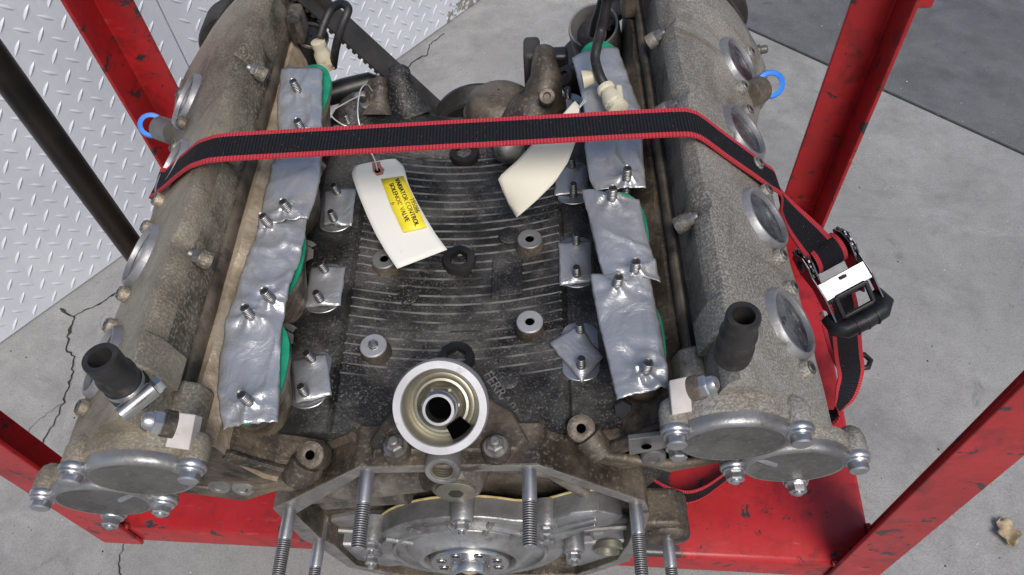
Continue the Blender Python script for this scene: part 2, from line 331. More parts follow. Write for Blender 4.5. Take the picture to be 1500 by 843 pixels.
crack([(88,452),(108,464),(107,474),(100,488),(97,512),(108,523),(106,545),(99,570),(93,590),(80,618),(68,638),(55,662)],.0016,.0013)
crack([(108,464),(130,452),(150,442),(170,430)],.0011,.0012)
crack([(93,590),(70,606),(48,622),(34,645),(45,652)],.0005,.0003)
crack([(55,662),(72,664),(84,672),(90,688)],.0012,.0008)
crack([(182,797),(176,812),(175,826),(177,845)],.0009,.0013)
crack([(583,107),(600,97),(606,89),(626,80),(629,66),(650,49)],.0018,.0014)

# ------------------------------------------------------------------ tread-plate wall
WA=az(0,505,0); WB=az(705,0,0); WT=(WB-WA).normalized(); WNm=V((WT.y,-WT.x,0))
def onwall(px,py): q=apl(px,py,WNm,WA); return V(((q-WA).dot(WT),q.z))
S0=onwall(249,40).x; PC=onwall(692,18); PLATE=plate_mat(PC.x-S0,PC.y)
def panel(x0,x1,label):
    H=.72; root=WA+WT*S0; rz=math.atan2(WT.y,WT.x)
    t=thing('tread_plate_wall_panel',label,'wall panel',root,'tread plate wall panels'); t.rotation_euler=(0,0,rz)
    g=G(); g.box(((x0+x1)/2,.004,H/2+.002),(x1-x0,.008,H)); WL['tmp']=V((0,0,0))
    me=mesh('sheet',g,PLATE,0); o=bpy.data.objects.new('sheet',me); COL.objects.link(o); o.parent=t; mods(o,.0012)
    g=G(); p=.0385; ph=onwall(180/3,155/3)
    i0=int((x0+S0-ph.x)/p)-2; i1=int((x1+S0-ph.x)/p)+2; j0=int(-ph.y/p)-2; j1=int((H-ph.y)/p)+2
    for i in range(i0,i1+1):
        for j in range(j0,j1+1):
            for k in (0,1):
                cx=ph.x+(i+.5*k)*p-S0; cz=ph.y+(j+.5*k)*p
                if not(x0+.014<cx<x1-.014 and .012<cz<H-.012): continue
                d=V((.7071,0,.7071)) if k==0 else V((-.7071,0,.7071)); s=V((d.z,0,-d.x)); c=V((cx,0,cz)); o_=V((0,-1,0))
                l,wd,h=.0150,.0046,.0016
                vs=[c-d*l,c-d*l*.35+s*wd*.8,c+s*wd,c+d*l*.35+s*wd*.8,c+d*l,c+d*l*.35-s*wd*.8,c-s*wd,c-d*l*.35-s*wd*.8,c-d*l*.55+o_*h,c+o_*h*1.15,c+d*l*.55+o_*h]
                g.add([v-o_*.0005 for v in vs[:8]]+vs[8:],[[0,1,8],[1,2,9,8],[2,3,10,9],[3,4,10],[4,5,10],[5,6,9,10],[6,7,8,9],[7,0,8]])
    me=mesh('raised_tread',g,PLATE,25); o=bpy.data.objects.new('raised_tread',me); COL.objects.link(o); o.parent=t; o['kind']='stuff'
panel(-1.3,-.0012,'bright diamond tread plate sheet behind the dark round tube')
panel(.0012,1.4,'diamond tread plate sheet with flaked grey patch beside the bare concrete')

# ------------------------------------------------------------------ red cart
ZS=.25; CA=-R(3.6); CX=V((math.cos(CA),math.sin(CA),0)); CY=V((-math.sin(CA),math.cos(CA),0))
FC=V((-.023,-.2135,0)); CW=.888; CD=.485
def cp(u,v,z): return FC+CX*u+CY*v+V((0,0,z))
cart=thing('engine_cart','red painted steel cart with corner posts carrying the engine','cart',cp(0,CD/2,0))
g=G(); hw=CW/2
g.prism([cp(-hw,0,ZS),cp(hw,0,ZS),cp(hw,CD,ZS),cp(-hw,CD,ZS)],(0,0,-.004))
LIP=.047
for a,b,nn in (((-hw,0),(hw,0),(0,1)),((hw,0),(hw,CD),(-1,0)),((hw,CD),(-hw,CD),(0,-1)),((-hw,CD),(-hw,0),(1,0))):
    q=.004; A=cp(a[0],a[1],ZS-.0045); B=cp(b[0],b[1],ZS-.0045); I=(CX*nn[0]+CY*nn[1])*q
    g.prism([A,B,B+I,A+I],(0,0,-LIP+.0045))
g2=G()
# shelf as one folded tray: outer skin with rounded top edge
rings=[]
for r_,z in ((0,ZS-LIP),(0,ZS-.006),(.0018,ZS-.0018),(.006,ZS),(.05,ZS)):
    rings.append([cp(-hw+r_,r_,z),cp(hw-r_,r_,z),cp(hw-r_,CD-r_,z),cp(-hw+r_,CD-r_,z)])
inner=[]
for r_,z in ((.05,ZS-.004),(.006,ZS-.004),(.004,ZS-.008),(.004,ZS-LIP)):
    inner.append([cp(-hw+r_,r_,z),cp(hw-r_,r_,z),cp(hw-r_,CD-r_,z),cp(-hw+r_,CD-r_,z)])
g2.loft(rings,True,False); b=len(g2.v)
g2.loft(inner,True,False); g2.add(rings[-1],[[0,1,2,3]]); g2.add(inner[0],[[0,1,2,3]])
for k in range(4): g2.add([rings[0][k],rings[0][(k+1)%4],inner[-1][(k+1)%4],inner[-1][k]],[[0,1,2,3]])
part('shelf',g2,RED,cart,smooth=50)
def post(u,v,su,sv,z0,z1):      # angle iron, corner at (u,v), legs run inwards
    wv,th=.050,.005; g=G(); o=.0008
    P=[(0,0),(wv,0),(wv,th),(th,th),(th,wv),(0,wv)]
    g.prism([cp(u+su*(a-th-o),v+sv*(b-th-o),z0) for a,b in P],(0,0,z1-z0)); part('post',g,RED,cart,smooth=0,bevel=.0012)
post(-hw,0,1,1,ZS-LIP,.98); post(hw,0,-1,1,ZS-LIP,.98); post(-hw,CD,1,-1,ZS-LIP,.98); post(hw,CD,-1,-1,ZS-LIP,.98)
for u,v,su,sv in ((-hw,0,1,1),(hw,0,-1,1),(-hw,CD,1,-1),(hw,CD,-1,-1)):
    g=G(); pts=[]
    for k in range(30):
        t=k/29; a=(.046*(1-2*t),0) if t<.5 else (0,.046*(2*t-1)); pts.append(cp(u+su*(a[0]+.0005),v+sv*(a[1]+.0005),ZS+.0012))
    g.tube(pts,[.0026+.0009*math.sin(k*2.1)+.0006*random.random() for k in range(30)],7); part('weld_bead',g,RED,cart,smooth=70)
g=G(); q=ay(1352,2,cp(hw,CD,0).y+.01); g.box(q+V((0,0,.03)),(.022,.006,.075)); g.box(q+V((-.012,-.0,.045)),(.03,.006,.02)); part('tab',g,RED,cart,bevel=.002)
for u in (-1,1):
    for v in (.12,CD-.1):
        c=cp(u*(hw-.11),v,0)
        g=G(); g.box(c+V((0,0,ZS-.012)),(.07,.07,.008)); g.box(c+V((.022,.0,.15)),(.004,.045,.18)); g.box(c+V((-.022,0,.15)),(.004,.045,.18)); cf=part('caster',g,ZINCD,cart,bevel=.001)
        g=G(); g.lathe(c+V((-.016,0,.05)),(1,0,0),[(.012,-.003),(.03,0),(.046,.002),(.05,.008),(.05,.024),(.046,.030),(.03,.032),(.012,.035)],28); g.cyl(c+V((-.026,0,.05)),c+V((.026,0,.05)),.006); part('wheel',g,RUB,cf)

# ------------------------------------------------------------------ dark upright tube beside the left bank
tb=az(185,360,.5); 
tp=ay(95,228,.02); TX,TY=tp.x,.02
g=G(); g.tube([(TX,TY,z) for z in (ZS+.001,.5,.8,1.0)],.0124,24); g.ring((TX,TY,ZS+.001),(0,0,1),[(.0124,0),(.03,0),(.03,.006),(.0124,.006)],24)
solo('steel_tube',g,TUBEM,'dark brown round steel tube standing upright in front of the tread plate','tube',base=(TX,TY,ZS))

# ------------------------------------------------------------------ engine
ENG=thing('engine','dirty V8 engine with duct-taped intake ports strapped to the red cart','engine',(0,0,ZS))
LX,LZ=.2466,.599; C45=.70711
def dy(s): return 0 if s>0 else -.018
def bk(s,e1,e2,y): return V((s*(LX+C45*(e1+e2)),y+dy(s),LZ+C45*(e1-e2)))
def E1(s): return V((s*C45,0,C45))
def E2(s): return V((s*C45,0,-C45))
def Wp(s,x,y,z): return V((s*x,y+dy(s),z))
def lerp(a,b,t): return a+(b-a)*t
def curve(tab,x):
    if x<=tab[0][0]: return tab[0][1]
    for (a,fa),(b,fb) in zip(tab[:-1],tab[1:]):
        if x<=b:
            t=(x-a)/(b-a); t=t*t*(3-2*t); return fa+(fb-fa)*t
    return tab[-1][1]
# --- block
def vz(x):
    x=abs(x); return .590+.0165*(x/.088)**2 if x<.088 else .606
g=G(); ys=[-.240+.02*i for i in range(18)]; ys[-1]=.105
top=[-.150,-.128,-.0905,-.0885]+[-.085+.01*i for i in range(18)]+[.0885,.0905,.128,.150]
def tz(x): 
    a=abs(x)
    if a>.14: return .590
    if .088<a<.0900: return .603
    return vz(x)
rings=[]
for y in ys:
    rings.append([V((x,y,tz(x))) for x in top]+[V((.165,y,.52)),V((.14,y,.45)),V((.135,y,.33)),V((-.135,y,.33)),V((-.14,y,.45)),V((-.165,y,.52))])
g.loft(rings); block=part('block',g,BLOCK,ENG,smooth=30)
# ribs across the cradle
for k in range(30):
    y=-.190+.0088*k
    if y>.05: break
    xs=[-.086+.0086*i for i in range(21)]; g=G(); rr=[]
    for x in xs:
        e=.0010*(1-(abs(x)/.087)**8)+.0002; z=vz(x); yy=y+.0006*nz.noise(V((x*40,y*50,0)))
        rr.append([V((x,yy-.0016,z-.002)),V((x,yy-.0003,z+e)),V((x,yy+.0003,z+e)),V((x,yy+.0016,z-.002))])
    g.loft(rr,True,True); part('rib',g,RIBM,block,smooth=30)
# pads and cast marks on the cradle
g=G(); rr=[]
for x in (.028,.032,.041,.05,.054): rr.append([V((x,-.115,vz(x)-.002)),V((x,-.115,vz(x)+.0022)),V((x,-.075,vz(x)+.0022)),V((x,-.075,vz(x)-.002))])
g.loft(rr); part('cast_pad',g,BLOCK,block,bevel=.0008)
for px,py in ((595,428),(746,340),(743,550),(586,553)):
    p=az(px,py,.600); p.z=vz(p.x); g=G(); g.lathe(p+V((0,0,-.004)),(p.x*-.9,0,1),[(.0095,0),(.0095,.0055),(.0085,.0062),(.004,.0062)],24); part('cast_button',g,BLOCK,block)
# four stand-off bosses with bright tops
for px,py,dirty in ((563,380,1),(776,351,1),(547,507,0),(776,472,0)):
    p=az(px,py,.607); ht=.607-vz(p.x)
    g=G(); g.lathe((p.x,p.y,.607),(0,0,-1),[(.0106,.0006),(.0116,.004),(.0128,ht+.003)],28); bo=part('boss',g,BLOCKT,ENG)
    g=G(); g.ring((p.x,p.y,.607),(0,0,1),[(.0036,-.004),(.0036,.0006),(.0042,.0014),(.0098,.0014),(.0106,.0006),(.0106,-.001)],28); part('boss_face',g,ALUD if dirty else BRIGHT,bo)
    g=G(); g.cyl((p.x,p.y,.6035),(p.x,p.y,.6070),.0037); part('bolt_hole',g,VOID,bo)
    if not dirty and p.x<0: g=G(); g.lathe((p.x,p.y,.6065),(.1,0,1),[(.004,0),(.004,.004),(.002,.006)],6); part('stud_tip',g,ZINC,bo)
# hex socket plugs down the centre line
def socket_plug(x,y,z,r,parent):
    g=G(); g.lathe((x,y,z-.004),(0,0,1),[(r*1.35,0),(r*1.3,.003),(r*1.05,.0036)],32); a=part('plug_seat',g,BLOCKT,parent)
    g=G(); n=36; hx=[]
    def hexr(t): 
        t=(t+math.pi/6)%(math.pi/3)-math.pi/6; return r*.52/math.cos(t)
    prof=[(r,0),(r,.006),(r*.93,.0085)]; rings=[]
    for rad,h in prof: rings.append([V((x+rad*math.cos(2*math.pi*i/n),y+rad*math.sin(2*math.pi*i/n),z+h)) for i in range(n)])
    for h in (.0085,-.002): rings.append([V((x+hexr(2*math.pi*i/n)*math.cos(2*math.pi*i/n),y+hexr(2*math.pi*i/n)*math.sin(2*math.pi*i/n),z+h)) for i in range(n)])
    g.loft(rings,True,True); part('socket_plug',g,CASTB,parent,smooth=30)
for px,py in ((680,222),(672,378),(668,522)):
    p=az(px,py,.597); socket_plug(p.x,p.y,.5885,.0145,ENG)
# cast name plate
def textmesh(s,size,body='CENTER'):
    cu=bpy.data.curves.new('t','FONT'); cu.body=s; cu.size=size; cu.align_x=body; cu.align_y='CENTER'; cu.extrude=.0004; cu.resolution_u=3
    o=bpy.data.objects.new('t',cu); COL.objects.link(o); dg=bpy.context.evaluated_depsgraph_get(); dg.update()
    me=bpy.data.meshes.new_from_object(o.evaluated_get(dg)); bpy.data.objects.remove(o); return me
def put_text(name,s,size,m_,parent,loc,xd,n):
    me=textmesh(s,size); me.materials.clear(); me.materials.append(m_); o=link(name,me,parent,loc)
    X=V(xd).normalized(); Z=V(n).normalized(); Y=Z.cross(X).normalized(); X=Y.cross(Z); o.rotation_euler=Matrix((X,Y,Z)).transposed().to_euler(); return o
q=[az(x,y,.598) for x,y in ((708,548),(716,543),(754,602),(728,618),(704,582))]
g=G(); g.prism([V((p.x,p.y,vz(p.x)+.003)) for p in q],(0,0,-.008)); npl=part('name_plate',g,BLOCK,ENG,bevel=.0007)
c1=az(729,574,.598); d1=(az(747,596,.598)-az(716,552,.598)); put_text('cast_lettering','FERRARI',.0112,ALUD,npl,V((c1.x+.002,c1.y,vz(c1.x+.002)+.0032)),(d1.x,d1.y,0),(0,0,1))

# --- cylinder heads and cam covers
CPROF=[(.170,.637),(.1665,.652),(.1650,.660),(.1660,.6655),(.1680,.6675),(.1700,.667),(.1718,.6630),(.1745,.6620),(.1765,.667),(.1778,.680),(.1795,.6915),(.1828,.7000),(.1885,.7052),(.1955,.7010),(.205,.6920),(.218,.679),(.232,.665),(.246,.651),(.257,.6398),(.2628,.6325),(.2655,.6265),(.2660,.619),(.261,.603),(.252,.585)]
BUL=[(-.02,0),(.04,.004),(.09,.022),(.13,.05),(.175,.062),(.20,.05),(.222,.008)]
HUM=[(.02,0),(.10,.006),(.16,.014),(.20,.010),(.225,-.012)]
STUDYS={1:[az(988,48,.692).y,az(1006,152,.692).y,az(1020,318,.692).y],-1:[az(350,100,.692).y+.018,az(320,222,.692).y+.018,az(278,372,.692).y+.018]}          # pockets where cover nuts sit on the inner shoulder
def cover_pt(s,i,x,z,y):
    if s<0 and i<=5: x+=.0045
    if i>=13:
        f=min(1,(i-13)/6.); b=curve(BUL,y)*(1.35 if s<0 else 1); h=curve(HUM,y)*math.sin(min(1,f*1.05)*math.pi)**.7 if f<1 else 0
        x+=C45*(b*f**1.6)+C45*h; z+=-C45*(b*f**1.6)+C45*h
    if 9<=i<=15:                        # scooped pockets round the cover nuts
        for ys_ in STUDYS[s]:
            d=(y-ys_-.004)/.0125
            if abs(d)<1.6: k=math.exp(-d*d*4.0)*(.7,1.,1.1,1.,.6,.25,.08)[i-9]; x+=.0045*k; z-=.0022*k
    e=curve([(.195,0),(.224,1)],y)       # rear end draws in
    if i>=8: z-=e*.012
    n=nz.noise(V((x*30,y*30,z*30)))*.0007
    return Wp(s,x+n,y,z+n)
HEADY0,HEADY1=-.257,.224
for s in (1,-1):
    ys=[HEADY0,HEADY0+.003]+[-.250+.006*i for i in range(80)]; ys=[y for y in ys if y<HEADY1]+[HEADY1]
    CM=COVER_R if s>0 else COVER_L
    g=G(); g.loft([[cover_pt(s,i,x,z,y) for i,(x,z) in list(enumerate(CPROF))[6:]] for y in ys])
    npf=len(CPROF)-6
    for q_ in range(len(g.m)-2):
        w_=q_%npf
        g.m[q_]=1 if w_<1 else (2 if w_<4 else 0)  # inner flank, turned from the light, gets the grimy tone with painted shade
    cov=part('cam_cover',g,[CM,GROOVE,GRIM_SHADE_R if s>0 else GRIM_SHADE_L],ENG,smooth=50,label='%s cast cam cover with round discs along its outer edge'%('pale speckled' if s>0 else 'tan stained'))
    g=G(); g.loft([[cover_pt(s,i,x,z,y) for i,(x,z) in list(enumerate(CPROF))[:7]]+[Wp(s,.1765,y,.653),Wp(s,.1765,y,.640)] for y in ys])
    part('cover_flange',g,BEAD,ENG,smooth=45)
    # head casting under the cover
    HP=[(.178,.652),(.1665 if s<0 else .162,.656),(.151,.645),(.145,.612),(.136,.590),(.118,.575),(.165,.545),(.222,.572),(.248,.598),(.250,.640)]
    hy=[-.250,-.246]+[-.24+.01*i for i in range(45)]+[.215]
    g=G(); rr=[]
    for y in hy:
        ring=[]
        for i,(x,z) in enumerate(HP):
            n=0
            if i in(1,2) and -.225<y<.19: n=.007*max(0,math.sin((y+.01)*math.pi/.048))**2*(0,.5,1)[i]
            e_=curve([(.085,0),(.125,1)],y)
            if 2<=i<=5: x=lerp(x,max(x,.160),e_); z=lerp(z,z-.01,e_)
            ring.append(Wp(s,x-n*.7,y,z+n*.7))
        rr.append(ring)
    g.loft(rr); g.m[-2]=1; head=part('cylinder_head',g,[HEAD if s<0 else BLOCKT,BROWN],ENG,smooth=35)
    # round sealing discs with raised rims
    YD=[.100,.005,-.091,-.187]
    for y in YD:
        def sp(i,yy):
            k=int(i); f=i-k; a=CPROF[k]; b=CPROF[k+1]; return cover_pt(s,i,lerp(a[0],b[0],f),lerp(a[1],b[1],f),yy)
        ID=16.75
        c=sp(ID,y); te=(sp(ID+.7,y)-sp(ID-1.2,y)).normalized(); ty=(sp(ID,y+.02)-sp(ID,y-.02)).normalized(); n_=te.cross(ty).normalized(); n_=n_ if n_.z>0 else -n_
        c=c+n_*.0006; te=ty.cross(n_); te=te if te.x*s>0 else -te
        g=G(); g.ring(c,n_,[(.0222,-.004),(.0222,.0022),(.0232,.0046),(.0254,.0046),(.0270,.0022),(.0290,-.004)],48); rim=part('disc_rim',g,PORT,cov)
        g=G(); g.lathe(c-n_*.002,n_,[(.0235,.0036),(.0225,.0030),(.014,.0031),(.0001,.0033)],40,cap=False); part('sealing_disc',g,DISC,cov)
        for k in (-1,1):
            b=c+ty*k*.0345+te*.011*(1 if k>0 else .6)-n_*.001
            g=G(); g.lathe(b-n_*.004,n_,[(.0075,0),(.0062,.005),(.0060,.0095),(.0055,.0103)],16); lug=part('lug',g,CM,cov)
            g=G(); g.lathe(b+n_*.0055,n_,[(.0048,0),(.0048,.0016),(.0042,.0022)],16); g.lathe(b+n_*.0075,n_,[(.0022,0),(.0022,.0006)],6,1); part('screw',g,[ZINCD,CASTB],lug)
    # cover nuts in their pockets
    for k,y in enumerate(STUDYS[s]):
        b=Wp(s,.1780,y,.6885); n_=V((s*.80,0.05,.60)).normalized()
        g=G(); g.lathe(b-n_*.010,n_,[(.0068,0),(.0068,.007),(.0062,.0085)],18); bs_=part('nut_boss',g,GRIM_SHADE_R if s>0 else GRIM_SHADE_L,cov)
        nm=ZINC if k==3 else ZINCD
        g=G(); g.lathe(b-n_*.0015,n_,[(.0064,0),(.0064,.0012)],18); g.lathe(b-n_*.0005,n_,[(.0052,0),(.0054,.001),(.0054,.004),(.0045,.0048)],6); g.lathe(b+n_*.0042,n_,[(.0036,0),(.0036,.0022),(.0030,.0032),(.0018,.0036)],12); part('nut',g,nm,cov)
    # shoulder casting with a pale sticker block on top
    g=G(); g.prism([Wp(s,x,-.256,z) for x,z in ((.158,.640),(.158,.656),(.162,.666),(.174,.671),(.186,.66),(.18,.63))],(0,.045,0)); part('cover_shoulder',g,GRIM_SHADE_R if s>0 else GRIM_SHADE_L,cov,bevel=.003)
    g=G(); g.prism([Wp(s,x,-.222,z) for x,z in ((.172,.672),(.178,.700),(.1865,.7100),(.205,.6920),(.200,.67))],(0,.026,0)); part('cover_step',g,CM,cov,bevel=.0015)
    P=((980,558),(1008,552),(1014,603),(984,609)) if s>0 else ((257,604),(288,608),(278,660),(243,655))
    q=[apl(x,y,(-s*.1,-.35,.93),Wp(s,.168,-.238,.690)) for x,y in P]
    nn=(q[1]-q[0]).cross(q[3]-q[0]).normalized(); nn=nn if nn.z>0 else -nn
    g=G(); g.prism([p+nn*.002 for p in q],-nn*.014); part('label_block',g,STICK,cov,smooth=0,bevel=.0008)
    # front end covers of the two camshafts
    for k,(e2_,yo,lugs) in enumerate(((-.0725,-.0035,((20,),(158,),)),(0,.001,((12,),(-78,),(-168,)))) ):
        c=bk(s,0,e2_,HEADY0)+V((-s*.005,0,-.004)); F_=V((0,-1,0)); r0=.0365
        u=V((s,0,0)); vv=V((0,0,1))
        def flat(g,c=c):
            for v_ in g.v: v_.z=c.z+.009+(v_.z-c.z)*.78
        def ang(a,r,d,c=c,u=u,vv=vv): a=R(a); return c+u*math.cos(a)*r+vv*(math.sin(a)*r*.78+.009)+F_*d
        dep=.016-yo
        g=G(); n=56; prof=[(.0395,-.004),(.0395,dep-.010),(r0,dep-.009)]
        g.lathe(c,F_,prof,n); flat(g); part('cam_housing',g,CM,cov,smooth=50)
        g=G(); g.lathe(c,F_,[(r0,dep-.0105),(r0+.0006,dep-.005),(r0-.0002,dep-.0022),(r0-.0022,dep-.0004),(r0-.0048,dep),(r0-.0075,dep-.0009),(r0-.012,dep-.0013),(.0001,dep-.0013)],n,0,False)
        for q_ in range(4*n,7*n): g.m[q_]=1
        flat(g,c)
        cap=part('cam_end_cover',g,[RIMM,CAPF],cov,smooth=50)
        for (a,) in lugs:
            b=ang(a,r0+.0045,0)
            g=G(); g.lathe(b+F_*(dep-.026),F_,[(.004,0),(.0075,.003),(.0092,.009),(.0092,.020)],20); part('bolt_boss',g,CM,cov)
            g=G(); g.lathe(b+F_*(dep-.006),F_,[(.0092,0),(.0096,.001),(.0096,.0035),(.0088,.0045)],20); g.lathe(b+F_*(dep-.0015),F_,[(.0082,0),(.0084,.0012),(.0078,.0022)],20)
            g.lathe(b+F_*(dep+.0007),F_,[(.0064,0),(.0066,.001),(.0066,.0048),(.0055,.0058)],6 if a<0 else 18); 
            if a<0: g.lathe(b+F_*(dep+.006),F_,[(.0036,0),(.0036,.0012),(.0025,.0022)],12)
            part('bolt',g,ZINC,cap)
        if k==1:
            g=G(); a0,a1=ang(150,r0-.004,dep-.002),ang(163,r0-.022,dep-.001); g.tube([a0,a1],.0022,8); part('cast_tick',g,PORT,cap)

# --- intake ports, green gaskets, duct tape
ZT=.663
for s in (1,-1):
    for k in range(4):
        y=.088-.096*k; c=V((s*((.1285+.002*k) if s>0 else (.1385-.0040*k)),y+dy(s),ZT-.004))
        g=G(); rr=[]
        for h,rx,ry,sh in (-.065,.017,.022,.012),(-.052,.018,.026,.010),(-.032,.0185,.031,.007),(-.014,.0190,.037,.003),(-.004,.0203,.040,0),(0,.0198,.0395,0):
            rr.append([c+V((s*sh+rx*math.cos(2*math.pi*i/28),ry*math.copysign(abs(math.sin(2*math.pi*i/28))**.8,math.sin(2*math.pi*i/28)),h)) for i in range(28)])
        g.loft(rr); part('intake_port',g,PORTM if s<0 else BROWN,ENG,smooth=60)
        g=G(); g.loft([[c+V((s*.0+.0202*math.cos(2*math.pi*i/28),.0408*math.copysign(abs(math.sin(2*math.pi*i/28))**.8,math.sin(2*math.pi*i/28)),h)) for i in range(28)] for h in (.0002,.0016)]); part('gasket',g,GREEN,ENG,smooth=30)
def tape(L,Rr,zt,studs,amp=.0022,nu=26,seed=0,ends=1,sag=.0):
    # L,Rr: matching outline points down both long edges (photo), laid at height zt
    def samp(P,t):
        f=t*(len(P)-1); i=min(int(f),len(P)-2); a,b=P[i],P[i+1]; f-=i; return (a[0]+(b[0]-a[0])*f,a[1]+(b[1]-a[1])*f)
    nv=int(sum(math.dist(a,b) for a,b in zip(L[:-1],L[1:]))/4)+4
    SP=[az(x,y,zt) for x,y in studs]; rows=[]
    for j in range(nv+1):
        t=j/nv; a=samp(L,t); b=samp(Rr,t); row=[]
        for i in range(nu+1):
            f=i/nu; x=a[0]+(b[0]-a[0])*f; y=a[1]+(b[1]-a[1])*f
            if j in(0,nv): y+=2.5*nz.noise(V((x*.11,seed,j)))
            if i in(0,nu): x+=1.0*nz.noise(V((y*.12,seed,i)))
            p=az(x,y,zt); q=V((p.x,p.y,seed*3.1))
            wv=q+V((.02*nz.noise(q*22),.02*nz.noise(q*22+V((5,5,5))),0))
            n=(1-2.2*abs(nz.noise(V((wv.x*18,wv.y*34,seed)))))*.5+.9*max(0,.32-abs(nz.noise(V((wv.x*40+wv.y*25,wv.y*22-wv.x*16,seed+4)))))*1.6-.3+.12*nz.noise(q*110)
            cr_=max(0,.10-abs(nz.noise(V((wv.x*16+wv.y*9,wv.y*13-wv.x*8,seed+9)))))*10
            cr2=max(0,.07-abs(nz.noise(V((wv.x*30-wv.y*22,wv.y*18+wv.x*10,seed+2)))))*14
            h=amp*.85*n+.0019*cr_**2+.0011*cr2**1.5-(abs(f-.5)*2)**5*.0035*ends+.0035*max(0,nz.noise(V((f*1.5,t*6,seed+5))))*(abs(f-.5)*2)**6
            for S_ in SP:
                d=(V((p.x,p.y))-V((S_.x,S_.y))); r_=d.length; an=math.atan2(d.y,d.x)
                h+=.0042*math.exp(-(r_/.006)**2)+.0022*math.exp(-r_/.016)*math.cos(an*5+seed)*min(1,r_/.005)
            row.append(p+V((0,0,h)))
        rows.append(row)
    g=G(); g.grid(rows); o=part('duct_tape',g,TAPE,ENG,smooth=60,solid=.0004); return o
g=G(); g.lathe((0,0,-.012),(0,0,1),[(.0034,0),(.0034,.012),(.0037,.0125),(.0037,.019),(.0034,.0195),(.0034,.0245),(.0028,.0258),(.0018,.0254)],16); STUDM=mesh('stud',g,THREAD,40)
g=G(); g.lathe((0,0,-.012),(0,0,1),[(.0031,0),(.0031,.012),(.0035,.0125),(.0035,.017),(.0031,.0178),(.0031,.0225),(.0024,.0238)],16); STUDS=mesh('stud',g,THREAD,40)
g=G(); g.lathe((0,0,-.0015),(0,0,1),[(.0062,0),(.0066,.0012),(.0058,.005),(.0045,.006)],6); NUTM=mesh('nut',g,ZINC,30)
def add_studs(P,zt,me,tilt=.0):
    for x,y in P:
        p=az(x,y,zt); inst('stud',me,ENG,p,(random.uniform(-.06,.06)-(.08 if p.x<0 else -.03),random.uniform(-.1,.04),1),random.random()*6)
# left bank: two long strips, overlapping under the strap
LS1=[(437,135),(443,192)]; LS2=[(424,310),(395,330),(398,440),(368,465),(366,590)]
tape([(411,98),(405,150),(405,190),(400,225),(392,262),(382,300),(377,335)],[(472,98),(471,150),(471,190),(470,225),(468,262),(462,285),(450,318)],.669,LS1+[(418,308)],.0034,seed=1)
tape([(389,296),(376,335),(361,372),(346,420),(330,470),(318,525),(316,570),(324,626)],[(450,306),(446,345),(436,385),(423,425),(412,470),(409,525),(408,570),(406,618)],.666,LS2,.0036,seed=2)
add_studs(LS1,.6705,STUDM); add_studs(LS2,.6685,STUDM)
RS1=[(916,272),(893,88)]; RS2=[(896,292),(930,398)]; RS3=[(903,420),(945,545)]
tape([(838,82),(850,130),(856,165),(857,215),(864,262),(872,278)],[(905,66),(920,110),(940,160),(942,215),(944,250),(947,275)],.669,[(918,262)],.003,seed=3)
tape([(853,275),(859,305),(869,345),(877,380),(886,408)],[(936,293),(944,325),(952,355),(960,385),(969,410)],.668,RS2,.0036,seed=4)
tape([(865,402),(871,440),(877,470),(887,510),(896,550),(904,584)],[(952,400),(960,440),(967,470),(973,505),(978,540),(980,568)],.669,RS3,.003,seed=5)
add_studs([(918,264)]+RS2+RS3,.6705,STUDM)
# small taped plates covering the injector seats
def plate(Q,studs,dz=0,tail=None,seed=0):
    c=[az(x,y,.6085) for x,y in Q]; mid=sum(c,V())/4
    bd=studs
    A=az(*studs[0],.607); B=az(*studs[1],.607)
    d=(B-A).normalized(); sdv=V((-d.y,d.x,0)); g=G(); pts=[]
    for k in range(24):
        a=2*math.pi*k/24; cc=A if math.cos(a)<0 else B; pts.append(V((cc.x,cc.y,.6065))+d*.0105*math.cos(a)+sdv*.0145*math.sin(a)+V((0,0,0)))
    g.prism(pts,(0,0,-.012)); pl=part('cover_plate',g,ZINC,ENG,smooth=30,bevel=.0006)
    n=14; rows=[]
    for j in range(n+1):
        row=[]
        for i in range(n+1):
            u,v=i/n,j/n; p=(c[0]*(1-u)+c[1]*u)*(1-v)+(c[3]*(1-u)+c[2]*u)*v
            e=max(abs(u-.5),abs(v-.5))*2; p=p+V((nz.noise(p*120)*.001*e,nz.noise(p*120+V((4,4,4)))*.001*e,0))
            h=.0006*nz.noise(V((p.x*60,p.y*60,seed)))-.0012*e**6+.002*max(0,nz.noise(V((p.x*25,p.y*25,seed+3))))*e**4
            for S_ in (A,B): h+=.0025*math.exp(-((p.xy-S_.xy).length/.005)**2)
            row.append(V((p.x,p.y,.6088+h)))
        rows.append(row)
    g=G(); g.grid(rows); part('duct_tape',g,TAPE,ENG,smooth=60,solid=.0004)
    for S_ in (A,B):
        inst('stud',STUDS,ENG,V((S_.x,S_.y,.6095)),(random.uniform(-.1,.02)-(.1 if S_.x<0 else 0),random.uniform(-.06,.1),1),random.random())
plate([(476,278),(522,276),(516,331),(473,329)],[(496,286),(491,326)],seed=1)
plate([(455,391),(506,390),(498,447),(446,450)],[(478,400),(471,443)],seed=2)
plate([(426,528),(477,518),(486,578),(433,592)],[(459,530),(449,580)],seed=3)
plate([(488,183),(532,176),(538,205),(490,215)],[(512,184),(508,212)],seed=4)
plate([(814,246),(862,242),(862,282),(812,286)],[(838,248),(840,286)],seed=5)
plate([(818,355),(868,352),(868,412),(820,418)],[(844,360),(845,406)],seed=6)
plate([(805,502),(847,476),(884,522),(852,560)],[(850,488),(851,540)],seed=7)
plate([(803,178),(824,140),(848,150),(840,192)],[(832,146),(826,186)],seed=8)
